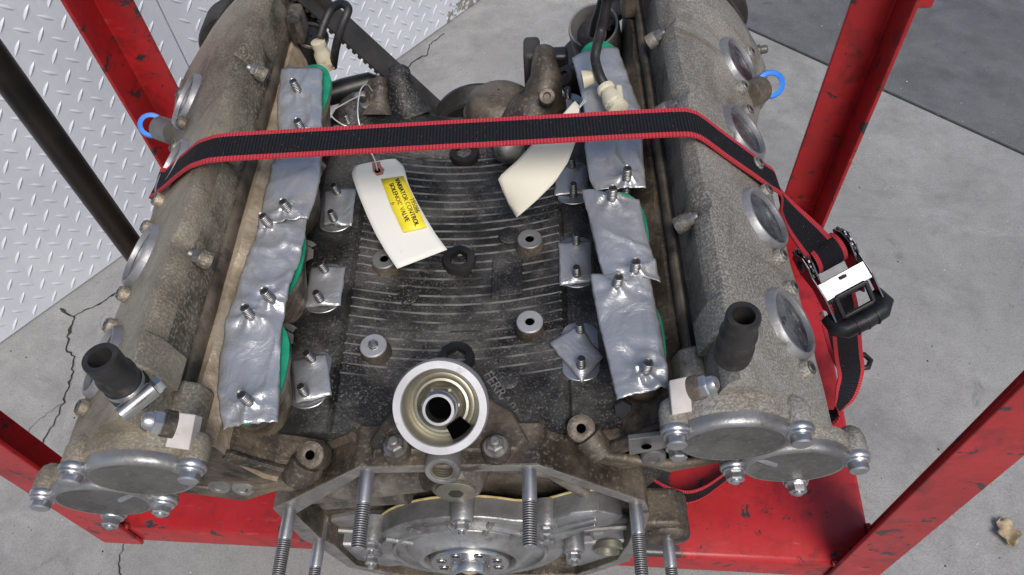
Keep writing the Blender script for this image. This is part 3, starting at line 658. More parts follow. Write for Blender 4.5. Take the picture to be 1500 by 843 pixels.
# dark core bolts seen in the troughs beside the ports
for px,py in ((383,640),(418,496),(448,372),(916,600),(462,252)):
    p=az(px,py,.606); sg=-1 if p.x<0 else 1
    g=G(); ax_=(-sg*.35,-.55,.75); g.lathe(p-V(ax_)*.014,ax_,[(.0135,0),(.0135,.009),(.012,.0115)],24); g.lathe(p-V(ax_)*.002,ax_,[(.0078,0),(.008,.001),(.008,.007),(.0068,.0082)],6); part('core_bolt',g,CASTB,ENG,smooth=30)

# --- bell-housing end of the block
YF=-.268
OUT=[(-.064,.606),(.066,.606),(.146,.531),(.150,.515),(.152,.500),(.152,.480),(.152,.445),(.151,.418),(.145,.372),(.10,.318),(-.08,.318),(-.125,.36),(-.138,.424),(-.147,.448),(-.149,.526)]
INN=[(-.060,.595),(.062,.595),(.134,.527),(.139,.510),(.141,.496),(.141,.478),(.141,.445),(.140,.425),(.133,.376),(.095,.328),(-.075,.328),(-.116,.366),(-.122,.43),(-.130,.452),(-.134,.512)]
g=G()
g.loft([[V((x,YF+.032,z)) for x,z in OUT],[V((x,YF,z)) for x,z in OUT],[V((x,YF,z)) for x,z in INN],[V((x,YF+.024,z)) for x,z in INN]],True,False)
g.add([V((x,YF+.024,z)) for x,z in INN],[list(range(len(INN)))])
g.add([V((x,YF+.032,z)) for x,z in OUT],[list(range(len(OUT)))])
for q_ in range(len(OUT),2*len(OUT)): g.m[q_]=1
part('bell_flange',g,[BLOCKT,MFACE],ENG,smooth=0,bevel=.0014)
# sloping shoulders running back from the flange
for s in (1,-1):
    g=G(); g.loft([[V((s*x,YF+.030,z)) for x,z in ((.05,.596),(.066,.602),(.145,.527),(.140,.50),(.05,.50))],[V((s*x,-.215,z)) for x,z in ((.05,.580),(.088,.603),(.150,.560),(.150,.50),(.05,.50))]]); part('shoulder',g,BLOCKT,ENG,smooth=0,bevel=.004)
    # web tying the front of the head down to the block
    o=dy(s)
    g=G(); fr=[(.092,.590),(.112,.600),(.124,.604),(.150,.632),(.176,.640),(.215,.600),(.232,.582),(.222,.566),(.205,.571),(.195,.560),(.178,.562),(.168,.552),(.150,.556),(.128,.548),(.100,.565)]
    g.loft([[V((s*x,-.215+o,z)) for x,z in fr],[V((s*x,-.250+o*.8,z)) for x,z in fr]]); wb=part('head_web',g,BROWN,ENG,smooth=0,bevel=.005,seg=3)
    for a,b,r_ in (((.118,.598),(.150,.624),.0035),((.108,.585),(.165,.566),.004),((.165,.566),(.205,.578),.003),):
        g=G(); yb=-.2515+o*.8; g.tube([V((s*a[0],yb,a[1])),V((s*(a[0]+b[0])/2,yb-.001,(a[1]+b[1])/2+.001)),V((s*b[0],yb,b[1]))],r_,8); part('web_rib',g,BROWN if r_<.003 else BLOCKT,wb,smooth=60)
    g=G(); g.tube([V((s*.104,-.252+o*.8,.594)),V((s*.122,-.252+o*.8,.603)),V((s*.150,-.252+o*.8,.631))],.0035,8); part('web_rib',g,BLOCKT,ENG)
    g=G(); g.tube([V((s*.07,-.243,.604)),V((s*.105,-.240,.575)),V((s*.145,-.236,.545))],.004,8); part('web_rib',g,BLOCKT,ENG)
    # lifting boss with drilled eye
    b=az(455,660,.613) if s<0 else az(851,621,.613)
    g=G(); g.cyl(b+V((s*.014,-.016,-.016)),b+V((s*.004,-.006,-.006)),.010,.011,18); g.lathe(b+V((0,.002,-.016)),(0,-.35,1),[(.0112,0),(.0105,.012),(.0098,.0165)],24); bb=part('lifting_boss',g,BLOCKT,ENG)
    fr=V((0,-.35,1)).normalized(); c=b+V((0,.002,-.016))+fr*.0165
    g=G(); g.ring(c,fr,[(.0032,-.002),(.0032,.0002),(.0040,.0006),(.0082,.0006),(.0095,0),(.0095,-.002)],28); part('boss_face',g,BLOCKT,bb)
    g=G(); g.cyl(c-fr*.001,c+fr*.0003,.0038); part('bolt_hole',g,VOID,bb)
    # plugs in the lower front of the head
    for px,py in (((322,713),(357,716)) if s<0 else ((957,672),(992,655))):
        c=ay(px,py,-.254+o*.8); g=G(); g.lathe(c+V((0,.006,0)),(0,-1,.25),[(.0095,0),(.0092,.006),(.008,.0075),(.0045,.008),(.004,.007)],20); part('core_plug',g,ALUD,ENG)
# right front bracket strip and its bolt
q=[ay(x,y,-.262) for x,y in ((920,645),(1008,634),(1010,650),(922,668))]
g=G(); g.prism(q,(0,.004,0)); br=part('bracket',g,ALUD,ENG,smooth=0,bevel=.0006)
c=ay(992,655,-.264); g=G(); g.lathe(c,(0,-1,0),[(.008,0),(.008,.002)],20); g.lathe(c+V((0,-.002,0)),(0,-1,0),[(.006,0),(.0062,.001),(.0062,.006),(.005,.007)],6); part('bolt',g,ZINC,br,smooth=30)
c=ay(947,654,-.264); g=G(); g.cyl(c,c+V((0,-.0008,0)),.0035); part('bolt_hole',g,VOID,br)
# round mounting boss low on the right
g=G(); g.cyl((.172,-.232,.448),(.172,YF-.004,.448),.0195,.0195,28); g.box((.163,-.250,.458),(.038,.034,.026)); part('stud_boss',g,BLOCKT,ENG,bevel=.004)
# studs of the bell housing
g=G(); g.lathe((0,0,-.02),(0,0,1),[(.0052,0),(.0052,.044),(.0048,.045)],20,0,False); g.lathe((0,0,-.02),(0,0,1),[(.0050,.045),(.0050,.073),(.0044,.0755),(.0001,.0757)],20,1,False)
BST=mesh('stud',g,[ZINC,THREAD],40)
for x,z,l in ((-.0575,.598,0),(.0585,.598,0),(-.136,.522,0),(-.132,.445,0),(.139,.524,0),(.172,.448,-.004)):
    inst('bell_stud',BST,ENG,V((x,YF+.0015+l,z)),(0,-1,0),random.random())
# inner webs and rounded galleries behind the flange
for a,b,r_ in (((-.128,-.252,.520),(-.02,-.258,.566),.015),((-.118,-.250,.492),(-.04,-.258,.528),.010),((.132,-.252,.522),(.02,-.258,.588),.006),((.05,-.252,.59),(.105,-.252,.505),.008),((.085,-.250,.570),(.125,-.250,.52),.010)):
    g=G(); A,B=V(a),V(b); g.tube([A,A.lerp(B,.5)+V((0,.002,.004)),B],[r_*.7,r_,r_*.8],14); part('oil_gallery',g,GALM,ENG,smooth=60)
c=ay(668,722,-.266)
g=G(); g.lathe(c+V((0,.026,-.002)),(0,-1,.1),[(.026,0),(.024,.012),(.0195,.023),(.018,.0245)],32); pb=part('plug_boss',g,GALM,ENG)
g=G(); g.lathe(c+V((0,.003,0)),(0,-1,.1),[(.0155,0),(.0155,.003),(.014,.0042),(.0068,.0042)],32); g.lathe(c+V((0,-.0012,.0005)),(0,-1,.1),[(.0058,0),(.0058,.0006)],6,1); part('socket_plug',g,[GOLD,CASTB],pb)
# rear main seal cover
CZ=.424
arc=[(.084*math.cos(R(a)),CZ+.084*math.sin(R(a))) for a in range(172,52,-8)]
WING=arc+[(.062,.494),(.090,.514),(.110,.518),(.130,.504),(.126,.492),(.098,.472),(.086,.454)]+[(.084*math.cos(R(a)),CZ+.084*math.sin(R(a))) for a in range(20,-181,-10)]
YC=-.272
g=G(); g.loft([[V((x,YC+.02,z)) for x,z in WING],[V((x,YC+.002,z)) for x,z in WING],[V((x*.96,YC,CZ+(z-CZ)*.96)) for x,z in WING]]); sc_=part('seal_cover',g,ALU,ENG,smooth=25,bevel=.0008)
g=G(); g.tube([V((x*1.012,YC+.019,CZ+(z-CZ)*1.012)) for x,z in WING[:22]],.0010,6); part('gasket',g,GASK,sc_)
g=G(); g.ring((0,YC,CZ),(0,-1,0),[(.0400,-.004),(.0400,.008),(.0412,.010),(.0450,.010),(.0480,.0065),(.0525,.0035),(.057,.001),(.059,-.004)],64); part('seal_ring',g,ALU,sc_,smooth=35)
g=G(); g.ring((0,YC,CZ),(0,-1,0),[(.0655,-.003),(.066,.0030),(.069,.0034),(.070,-.003)],64); part('cast_rib',g,ALU,sc_,smooth=35)
for a in range(20,175,26):
    d=V((math.cos(R(a)),0,math.sin(R(a)))); g=G(); g.tube([V((0,YC-.001,CZ))+d*.055,V((0,YC-.0010,CZ))+d*.080],.0026,8); part('cast_rib',g,ALU,sc_)
g=G(); g.ring((0,YC+.004,CZ),(0,-1,0),[(.0352,0),(.0352,.007),(.0400,.007),(.0400,0)],56); part('oil_seal',g,RUB,ENG)
for dz_ in (0,-.014):
    g=G(); g.prism([V((x,YC+.001,z+dz_)) for x,z in ((.072,.484),(.108,.508),(.110,.505),(.075,.480))],(0,-.0035,0)); part('cast_rib',g,ALU,sc_,bevel=.001)
for a,r_ in ((155,.089),(89,.087),(46,.099),(181,.089),(2,.092)):
    c=V((r_*math.cos(R(a)),YC+.018,CZ+r_*math.sin(R(a))))
    g=G(); g.lathe(c,(0,-1,0),[(.0100,0),(.0094,.020),(.0088,.0215)],24); lb=part('bolt_boss',g,ALU,sc_)
    g=G(); c=c+V((0,-.0215,0)); g.lathe(c,(0,-1,0),[(.0074,0),(.0074,.0013)],20); g.lathe(c+V((0,-.0013,0)),(0,-1,0),[(.0054,0),(.0057,.001),(.0057,.0050),(.0045,.006)],6); g.lathe(c+V((0,-.007,0)),(0,-1,0),[(.0027,0),(.0027,.0035),(.001,.0045)],12); part('nut',g,ZINC,lb,smooth=30)
# crankshaft hub with its ring of bolt holes
YH=-.284
g=G(); g.lathe((0,YH,CZ),(0,1,0),[(.0001,-.004),(.008,-.004),(.0125,-.0045),(.013,-.010),(.0170,-.010),(.0178,-.0085),(.0178,0),(.0187,0),(.0340,0),(.0350,.0022),(.0350,.036)],64,cap=False); hub=part('crank_hub',g,MACH,ENG,smooth=30)
for k in range(8):
    a=R(22.5+45*k); c=V((.0265*math.cos(a),YH-.0003,CZ+.0265*math.sin(a))); g=G(); g.ring(c,(0,-1,0),[(.0040,0),(.0040,.0004),(.0048,.0006),(.0050,0)],18); g.cyl(c,c+V((0,-.0002,0)),.0040,None,18,1); part('bolt_hole',g,[MACH,CASTB],hub)
g=G(); g.ring((0,YH-.0045,CZ),(0,-1,0),[(.0078,0),(.0078,.0030),(.0118,.0030),(.0118,0)],32); g.lathe((0,YH-.0045,CZ),(0,-1,0),[(.0075,0),(.0075,.002),(.004,.0035)],20,1); part('pilot_bearing',g,[CASTB,HEAD],hub)
# sump casting closing the bottom of the bell housing
g=G(); g.prism([V((x,-.250,z)) for x,z in ((-.128,.44),(-.10,.452),(.12,.452),(.15,.43),(.15,.36),(.1,.31),(-.09,.31),(-.125,.36))],(0,.03,0)); part('sump',g,ALUD,ENG,smooth=0,bevel=.003)
g=G(); g.tube([V((-.128,-.252,.425)),V((-.09,-.253,.419)),V((.10,-.253,.419)),V((.148,-.252,.425))],.0028,8); part('sump_rail',g,ALUD,ENG)
g=G(); g.prism([V((x,-.262,z)) for x,z in ((-.134,.412),(-.070,.404),(-.070,.345),(-.105,.335),(-.128,.365))],(0,.02,0)); part('access_plate',g,PORT,ENG,smooth=0,bevel=.003)
g=G(); g.prism([V((x,-.262,z)) for x,z in ((.085,.404),(.148,.412),(.142,.38),(.10,.335),(.085,.34))],(0,.02,0)); part('access_plate',g,PORT,ENG,smooth=0,bevel=.003)
c=ay(893,808,-.266); g=G(); g.lathe(c+V((0,.006,0)),(0,-1,0),[(.016,0),(.015,.006),(.0125,.0065),(.012,.003)],28); part('core_plug',g,GOLD,ENG)
c=ay(858,778,-.25); g=G(); g.lathe(c+V((0,.006,0)),(0,-1,.2),[(.017,0),(.016,.009),(.012,.010)],28); g.lathe(c+V((0,-.004,.002)),(0,-1,.2),[(.007,0),(.007,.005)],6,1); part('core_plug',g,[ALU,ZINC],ENG)
g=G(); g.box((0,-.05,.291),(.20,.34,.085)); part('oil_pan',g,BLOCKT,ENG,bevel=.012)

# --- oil filter mount
FN=V((0,-.62,.80)).normalized(); FCN=ay(644,598,-.246)
g=G(); g.loft([[V((x,y,.5985)) for x,y in ((-.060,-.252),(-.055,-.262),(.055,-.262),(.062,-.252),(.050,-.225),(.02,-.205),(-.02,-.205),(-.048,-.225))],[V((x,y,.612)) for x,y in ((-.055,-.250),(-.050,-.259),(.050,-.259),(.057,-.250),(.045,-.228),(.02,-.212),(-.02,-.212),(-.043,-.228))]]); fm=part('filter_mount',g,BLOCKT,ENG,smooth=0,bevel=.002)
g=G(); g.cyl(FCN-FN*.060,FCN-FN*.014,.018,.029,36); part('filter_neck',g,BLOCKT,fm)
g=G(); g.ring(FCN,FN,[(.0322,-.014),(.0330,-.004),(.0318,0),(.0268,0),(.0260,-.001),(.0255,-.012),(.028,-.016)],72); part('sealing_ring',g,BRIGHT,fm,smooth=35)
g=G(); g.lathe(FCN-FN*.012,FN,[(.0262,.0115),(.0255,.008),(.0243,.003),(.0222,.0),(.020,.0005),(.0187,.0026),(.0170,.0028),(.0157,.001),(.013,-.002),(.0001,-.002)],64,cap=False); part('dish',g,GOLD,fm,smooth=50)
nv=FN*-.012+FCN
g=G(); g.lathe(nv-FN*.003,FN,[(.0142,0),(.0144,.001),(.0144,.005),(.0128,.0062)],6); part('nipple_nut',g,GOLD,fm,smooth=30)
g=G(); g.ring(nv,FN,[(.0084,0),(.0084,.0175),(.0088,.0185),(.0106,.0185),(.0113,.0176),(.0113,.012),(.0120,.0115),(.0120,.004)],40); part('nipple',g,MACH,fm,smooth=35)
g=G(); g.cyl(nv,nv+FN*.0064,.0086,None,32); part('nipple_bore',g,VOID,fm)
u,v,a=frame(FN); 
dk=apl(680,637,FN,nv+FN*.002)-nv; dk=dk-FN*dk.dot(FN); dd=dk.normalized(); sd_=FN.cross(dd)
g=G(); g.prism([nv+FN*.0035+dd*.0135-sd_*.006,nv+FN*.0035+dd*.0235-sd_*.008,nv+FN*.0035+dd*.0248,nv+FN*.0035+dd*.0235+sd_*.008,nv+FN*.0035+dd*.0135+sd_*.006],FN*.0006); part('oil_passage',g,VOID,fm,smooth=0)
for px,py in ((580,655),(726,655)):
    c=az(px,py,.616); g=G(); g.lathe(c-V((0,0,.008)),(0,0,1),[(.0105,0),(.0105,.007),(.0098,.008)],20); part('mount_lug',g,BLOCKT,fm)
    g=G(); g.lathe(c,(0,0,1),[(.0085,0),(.0085,.0012)],20); g.lathe(c+V((0,0,.0012)),(0,0,1),[(.0062,0),(.0064,.001),(.0064,.005),(.005,.006)],6); g.lathe(c+V((0,0,.007)),(0,0,1),[(.0036,0),(.0036,.004),(.0025,.005)],12); part('nut',g,ZINCD,fm,smooth=30)
c=ay(648,692,-.2745); PN=V((0,-.93,.36)).normalized()
g=G(); g.cyl(c-PN*.035,c-PN*.019,.0125,.0125,24); g.ring(c,PN,[(.0085,-.02),(.0085,-.0005),(.0092,0),(.0118,0),(.0125,-.001),(.0125,-.02)],32); po=part('sender_port',g,ALUD,fm)
for k in range(5): g=G(); g.ring(c-PN*(.002+.0022*k),PN,[(.0072,-.0004),(.0072,.0004),(.0086,.0009),(.0086,-.0009)],28); part('thread',g,GOLD,po)
g=G(); g.cyl(c-PN*.016,c-PN*.0155,.0086); part('bolt_hole',g,VOID,po)

# --- breather hose stubs on the covers
def hose(p,d,L,r,clamp):
    d=V(d).normalized(); g=G()
    g.ring(p,d,[(r*.62,L*.35),(r*.62,L-.001),(r*.66,L),(r*.96,L),(r,L-.0015),(r*.98,L*.74),(r*.985,L*.68),(r*1.10,L*.62),(r*1.12,L*.55),(r*1.06,L*.50),(r*1.05,L*.34),(r*1.15,L*.30),(r*1.16,L*.12),(r*1.1,0),(r*.62,0)],40)
    g.cyl(p+d*L*.36,p+d*L*.361,r*.63,None,30,1); h=part('breather_hose',g,[RUB,VOID],ENG,smooth=50)
    if clamp:
        g=G(); g.ring(p+d*.006,d,[(r*1.09,0),(r*1.13,0),(r*1.13,.010),(r*1.09,.010)],40); part('hose_clamp',g,ZINC,h)
        u=ray(195,600).normalized(); sdv=d.cross(-u).normalized(); tw=(-u-d*(-u).dot(d)).normalized()
        c=p+d*.010+tw*r*1.25; g=G(); g.cyl(c-sdv*.012,c+sdv*.009,.005,None,18); g.lathe(c+sdv*.009,sdv,[(.0042,0),(.0048,.001),(.0048,.005),(.004,.006)],6); part('clamp_screw',g,MACH,h)
        for k in range(-5,6):
            a=frame(d); an=k*.16; dirn=(tw*math.cos(an)+sdv*math.sin(an)); 
            g=G(); g.box(p+d*.011+(tw*math.cos(an+.75)+sdv*math.sin(an+.75))*r*1.133,(.0012,.0012,.005),(dirn.cross(d),dirn,d)); part('clamp_slot',g,CASTB,h)
b=apl(1072,522,(C45,0,C45),(.186,0,.711)); hose(b,(-.02,.02,1),.043,.0098,False)
b=apl(200,582,(-C45,0,C45),(-.186,0,.711)); hose(b,(-.04,.05,1),.041,.0098,True)
# sensor nut on each front shoulder
for px,py,s in ((1046,562,1),(214,616,-1)):
    c=apl(px,py,(s*C45,0,C45),(s*.186,0,.714)); n_=V((s*.75,-.1,.6)).normalized()
    g=G(); c=c-n_*.004; g.lathe(c-n_*.010,n_,[(.0072,0),(.0072,.006)],20,1); g.lathe(c-n_*.004,n_,[(.0062,0),(.0064,.001),(.0064,.0045),(.0055,.0052)],6); g.lathe(c+n_*.001,n_,[(.0048,0),(.0048,.0025),(.0036,.0045),(.001,.0052)],20); part('cap_nut',g,[ZINC,BLOCKT],ENG,smooth=35)

# --- back of the valley: coolant housing
def blob(name,pts,m_,n=20,parent=ENG):
    g=G(); g.tube([p for p,_ in pts],[r for _,r in pts],n); return part(name,g,m_,parent,smooth=70)
g=G(); rr=[]
for x in [-.098+.0085*i for i in range(24)]:
    rise=.004+.016*math.exp(-((x+.055)/.022)**2)+.022*math.exp(-((x-.035)/.022)**2)+.026*math.exp(-((x-.075)/.02)**2)
    z0=vz(x); rr.append([V((x,.045,z0-.02)),V((x,.050,z0+.001)),V((x,.066,z0+.003+rise*.35)),V((x,.088,z0+.002+rise*.9)),V((x,.104,z0+rise*.75)),V((x,.112,z0+rise*.2-.004)),V((x,.112,z0-.05)),V((x,.045,z0-.05))])
g.loft(rr); part('coolant_housing',g,BLOCK,ENG,smooth=70)
def at(px,py,z): return az(px,py,z)
# rounded dome and tall neck on the right
a=at(732,165,.615)
g=G(); g.lathe(a+V((0,.004,-.03)),(0,.15,1),[(.034,0),(.034,.022),(.0335,.030),(.030,.040),(.022,.046),(.010,.0485),(.001,.049)],32,cap=False); part('thermostat_dome',g,BLOCKT,ENG,smooth=60)
g=G(); g.ring(a+V((0,.012,-.012)),(0,.15,1),[(.034,0),(.0365,.001),(.0365,.004),(.034,.005)],32); part('dome_lip',g,BLOCKT,ENG)
blob('coolant_neck',[(at(765,200,.612),.026),(at(780,165,.626),.024),(at(796,140,.640),.0195),(at(800,112,.652),.0145),(at(797,92,.66),.0115),(at(798,76,.662),.010),(at(799,70,.663),.005)],BLOCKT)
blob('coolant_neck',[(at(745,215,.606),.016),(at(739,226,.609),.011),(at(738,231,.609),.004)],RIBM)
g=G(); c=at(802,137,.660); g.lathe(c-V((0,-.0,.006)),(-.05,-.6,.8),[(.0075,0),(.0075,.009),(.0066,.0102),(.0036,.0102),(.003,.007)],18); part('neck_boss',g,BLOCKT,ENG)
g=G(); g.box(at(780,110,.635)+V((0,.012,-.005)),(.016,.03,.06)); part('neck_flange',g,BELT,ENG,bevel=.004)
# bosses on the left
blob('housing_boss',[(at(600,172,.60),.024),(at(591,146,.614),.0175),(at(585,118,.632),.0125),(at(584,106,.634),.0115),(at(584,103,.634),.007)],BLOCK)
blob('housing_boss',[(at(556,172,.60),.025),(at(556,145,.612),.019),(at(558,122,.628),.0125),(at(559,116,.63),.006)],BLOCKT)
blob('housing_boss',[(at(515,180,.600),.020),(at(522,160,.612),.0165),(at(531,148,.62),.012)],BLOCK)
c=at(531,147,.622); g=G(); g.ring(c,(.25,-.2,1),[(.0042,-.003),(.0042,.001),(.0055,.0018),(.009,.0018),(.0105,.0005),(.0105,-.004)],24); g.cyl(c-V((0,0,.002)),c-V((0,0,.0018)),.0044,None,16,1); part('boss_face',g,[ALUD,CASTB],ENG)
# dark ancillary bodies between coolant housing and heads
blob('hose_elbow',[(at(478,140,.56),.012),(at(505,132,.56),.013),(at(540,122,.56),.012),(at(575,132,.55),.010)],PLAS)
blob('hose_elbow',[(at(855,140,.58),.018),(at(838,118,.60),.013),(at(828,108,.61),.011)],PLAS)
c=at(826,112,.615); g=G(); g.ring(c,(-.5,-.5,.8),[(.0055,-.006),(.0055,.0008),(.0095,.0008),(.0105,-.006)],20); part('hose_end',g,RUB,ENG)
g=G(); g.box(at(818,92,.60),(.02,.018,.03)); part('connector_body',g,PLAS,ENG,bevel=.004)
# --- timing end: belt, pulleys, dark covers
A,B=ay(463,0,.222),ay(600,124,.222); dv=(B-A).normalized(); A=A-dv*.05; B=B+dv*.07; up=V((-dv.z,0,dv.x)); up=up if up.z>0 else -up
bw=.0205
def beltstrip(A,B,up,cy,name='timing_belt'):
    g=G(); g.prism([V((A.x,cy-bw,A.z)),V((B.x,cy-bw,B.z)),V((B.x,cy+bw,B.z)),V((A.x,cy+bw,A.z))],up*.0025); o=part(name,g,BELT,ENG,smooth=0,bevel=.0005)
    L=(B-A).length; n=int(L/.008); g=G(); d=(B-A).normalized()
    for k in range(n): c=A+d*(k+.5)*.008-up*.0013; g.box((c.x,cy,c.z),(.0042,bw*2,.0032),(d,V((0,1,0)),up))
    part('belt_teeth',g,BELT,o,smooth=0,bevel=.0006,stuff=True)
    return o
beltstrip(A,B,up,.217)
A2,B2=V((.172,.222,.652)),V((.03,.222,.480)); d2=(B2-A2).normalized(); up2=V((d2.z,0,-d2.x)); up2=up2 if up2.z>0 else -up2
beltstrip(A2-d2*.05,B2,up2,.222)
g=G(); g.ring((.002,.19,.480),(0,1,0),[(.02,0),(.055,0),(.058,.002)]+[(.0565+.0022*(k%2),.004+.0028*k) for k in range(10)]+[(.058,.034),(.02,.036)],64); part('crank_pulley',g,RUB,ENG,smooth=30)
for s in (1,-1):
    for e2_ in (-.0725,0):
        c=bk(s,0,e2_,.232); g=G(); g.ring(c,(0,1,0),[(.012,0),(.048,0),(.050,.002),(.050,.03),(.048,.032),(.012,.032)],48); part('cam_pulley',g,BELT,ENG,smooth=30)
    g=G(); pts=[(.165,.60),(.165,.68),(.180,.700),(.212,.698),(.270,.636),(.292,.605),(.285,.56),(.25,.55)]
    g.prism([Wp(s,x,.2245,z) for x,z in pts],(0,.006,0)); part('timing_cover',g,BELT,ENG,smooth=0,bevel=.002)
    g=G(); g.box(Wp(s,.160,.176,.672),(.014,.028,.03)); part('cover_bracket',g,BEAD,ENG,bevel=.004)
    c=bk(s,.030,.045,.196); n_=E2(s); g=G(); g.lathe(c,(s*.9,0,.2),[(.006,0),(.006,.006),(.0045,.0065),(.0045,.012),(.003,.0135)],12); part('side_nut',g,ZINCD,ENG)
# variator solenoids, their leads and plugs
def solenoid(c,d,r,L,m1):
    d=V(d).normalized(); g=G(); g.lathe(c,d,[(r*.8,0),(r,.004),(r,L-.004),(r*.96,L),(r*.8,L-.001),(r*.78,L-.004),(.001,L-.004)],32,cap=False); so_=part('solenoid',g,m1,ENG,smooth=40)
    g=G(); g.ring(c+d*(L-.006),d,[(r,0),(r*1.05,.001),(r*1.05,.003),(r,.004)],32); part('solenoid_band',g,GOLD,so_); return so_
solenoid(at(452,112,.600),(.30,-.05,.9),.0165,.058,PLAS)
p=at(470,62,.66)
g=G(); g.lathe(p+V((-.001,0,-.03)),(-.1,.1,1),[(.009,0),(.0085,.016),(.0065,.020),(.0072,.024),(.0072,.029),(.005,.030)],18); part('plug',g,CREAM,ENG)
lp=bez([at(488,98,.63),at(492,70,.655),at(501,38,.675),(at(510,14,.685)),at(500,6,.685),at(486,13,.68),at(476,32,.672),at(468,55,.664)],8); g=G(); g.tube(lp,.0042,10); part('lead',g,RUB,ENG)
# right: cup, lead, plug lying on the tape
c=at(875,62,.60); d=V((-.18,-.35,.9)).normalized()
g=G(); g.ring(c,d,[(.0235,-.03),(.0225,.030),(.0235,.032),(.0255,.032),(.0265,.028),(.026,-.03)],40); cup=part('sensor_cup',g,ALUD,ENG)
g=G(); g.lathe(c,d,[(.0225,-.01),(.0225,.0),(.001,.0)],32,cap=False); part('cup_insert',g,PLAS,cup)
g=G(); c2=at(868,52,.640); g.lathe(c2,V((-.2,-.6,.75)),[(.012,0),(.0145,.003),(.0145,.006),(.012,.008),(.001,.008)],28,cap=False); part('grommet',g,RUB,cup)
lp=bez([at(886,126,.685),at(878,110,.69),at(872,88,.695),at(874,70,.70),at(880,45,.705),at(886,20,.72),at(890,-5,.735),at(893,-40,.76)],8); g=G(); g.tube(lp,.0043,10); part('lead',g,RUB,ENG)
lp=bez([at(869,50,.655),at(872,32,.675),at(878,14,.695),at(884,-6,.715),at(890,-40,.75)],8); g=G(); g.tube(lp,.0042,10); part('lead',g,RUB,ENG)
a=at(886,128,.684); b=at(908,164,.681); d=(b-a)
g=G(); g.lathe(a,d,[(.0055,0),(.0078,.001),(.0078,.004),(.006,.0055),(.0068,.008),(.0085,.014),(.0088,.020),(.0068,.022),(.0090,.0235),(.0090,.0275),(.007,.029)],18); pl=part('plug',g,CREAM,ENG)
g=G(); g.box(a+d.normalized()*.017+V((.005,.002,.006)),(.005,.018,.004),None); part('plug_latch',g,CREAM,pl,bevel=.001)
a=at(853,117,.682); b=at(880,111,.684); g=G(); g.tube([a,a.lerp(b,.4),b],[.008,.0065,.006],12); part('clip',g,CREAM,ENG)
# blue pull rings on dark stubs at the outer side of both covers
for px,py,qx,qy,s,r_ in ((1128,124,1108,134,1,.0125),(222,184,240,190,-1,.0120)):
    a=apl(qx,qy,(s*C45,0,C45),(s*.270,0,.634)); b=ax(px,py,a.x+s*.018)
    d=(b-a).normalized(); g=G(); g.cyl(a-d*.018,a+d*.006,.0125,.0125,24); sb=part('filler_stub',g,BLOCKT if s>0 else ALUD,ENG)
    n_=(CP-b).normalized(); n_=(n_+V((0,0,.25))).normalized()
    g=G(); u,v,aa=frame(n_); pth=[b+(u*math.cos(t)*r_+v*math.sin(t)*r_) for t in [2*math.pi*k/32 for k in range(33)]]
    g.ring(b,n_,[(r_*.70,-.0016),(r_*.70,.0016),(r_,.0024),(r_*1.10,0),(r_,-.0024)],36); solo('pull_ring',g,BLUE,'blue plastic pull ring on the outer side of the %s cam cover'%('pale speckled' if s>0 else 'tan stained'),'ring','blue pull rings',base=b)

# ------------------------------------------------------------------ ratchet strap
STR=thing('ratchet_strap','black webbing strap with red edges over the engine and a chrome ratchet','strap',(.2,-.03,ZS))
def webbing(path,wd,name='webbing',hw=.0150,edge=.0042,th=.0016,parent=STR,n=8,label=None):
    P=bez(path,n); W_=bez(wd,n); L=0; cols=[]
    for i,p in enumerate(P):
        if i: L+=(p-P[i-1]).length
        t=(P[min(i+1,len(P)-1)]-P[max(i-1,0)]).normalized(); w_=W_[i]; w_=(w_-t*w_.dot(t)).normalized(); nrm=t.cross(w_)
        cols.append((p,w_,nrm,L))
    g=G(); uv=[]; prof=[(-hw,0),(-hw,1),(-hw+edge,1),(hw-edge,1),(hw,1),(hw,0),(hw-edge,0),(-hw+edge,0)]; k=len(prof)
    vs=[p+w_*a+nrm*(b-.5)*th for p,w_,nrm,_ in cols for a,b in prof]; fs=[];ms=[];us=[]
    for i in range(len(cols)-1):
        for j in range(k):
            q=(j+1)%k; fs.append([i*k+j,i*k+q,(i+1)*k+q,(i+1)*k+j]); ms.append(0 if j in(2,6) else 1)
            u0=cols[i][3]; u1=cols[i+1][3]; us.append([(u0,0),(u0,1),(u1,1),(u1,0)])
    me=bpy.data.meshes.new(name); off=WL[parent.name]; me.from_pydata([v-off for v in vs],[],fs); me.materials.append(WEBB); me.materials.append(WEBR)
    for p_,m_ in zip(me.polygons,ms): p_.material_index=m_; p_.use_smooth=True
    ul=me.uv_layers.new(name='UVMap'); 
    for p_,u4 in zip(me.polygons,us):
        for li,uvv in zip(p_.loop_indices,u4): ul.data[li].uv=(uvv[0]*125,uvv[1])
    me.set_sharp_from_angle(angle=R(50)); return link(name,me,parent)
cr=.0018
def onL(px,py): return apl(px,py,(-C45,0,C45),(-.186-cr,0,.711+cr))
def onR(px,py): return apl(px,py,(C45,0,C45),(.186+cr,0,.711+cr))
Yv=V((.02,1,0))
pth=[]; wds=[]
def addp(p,w_): pth.append(V(p)); wds.append(V(w_))
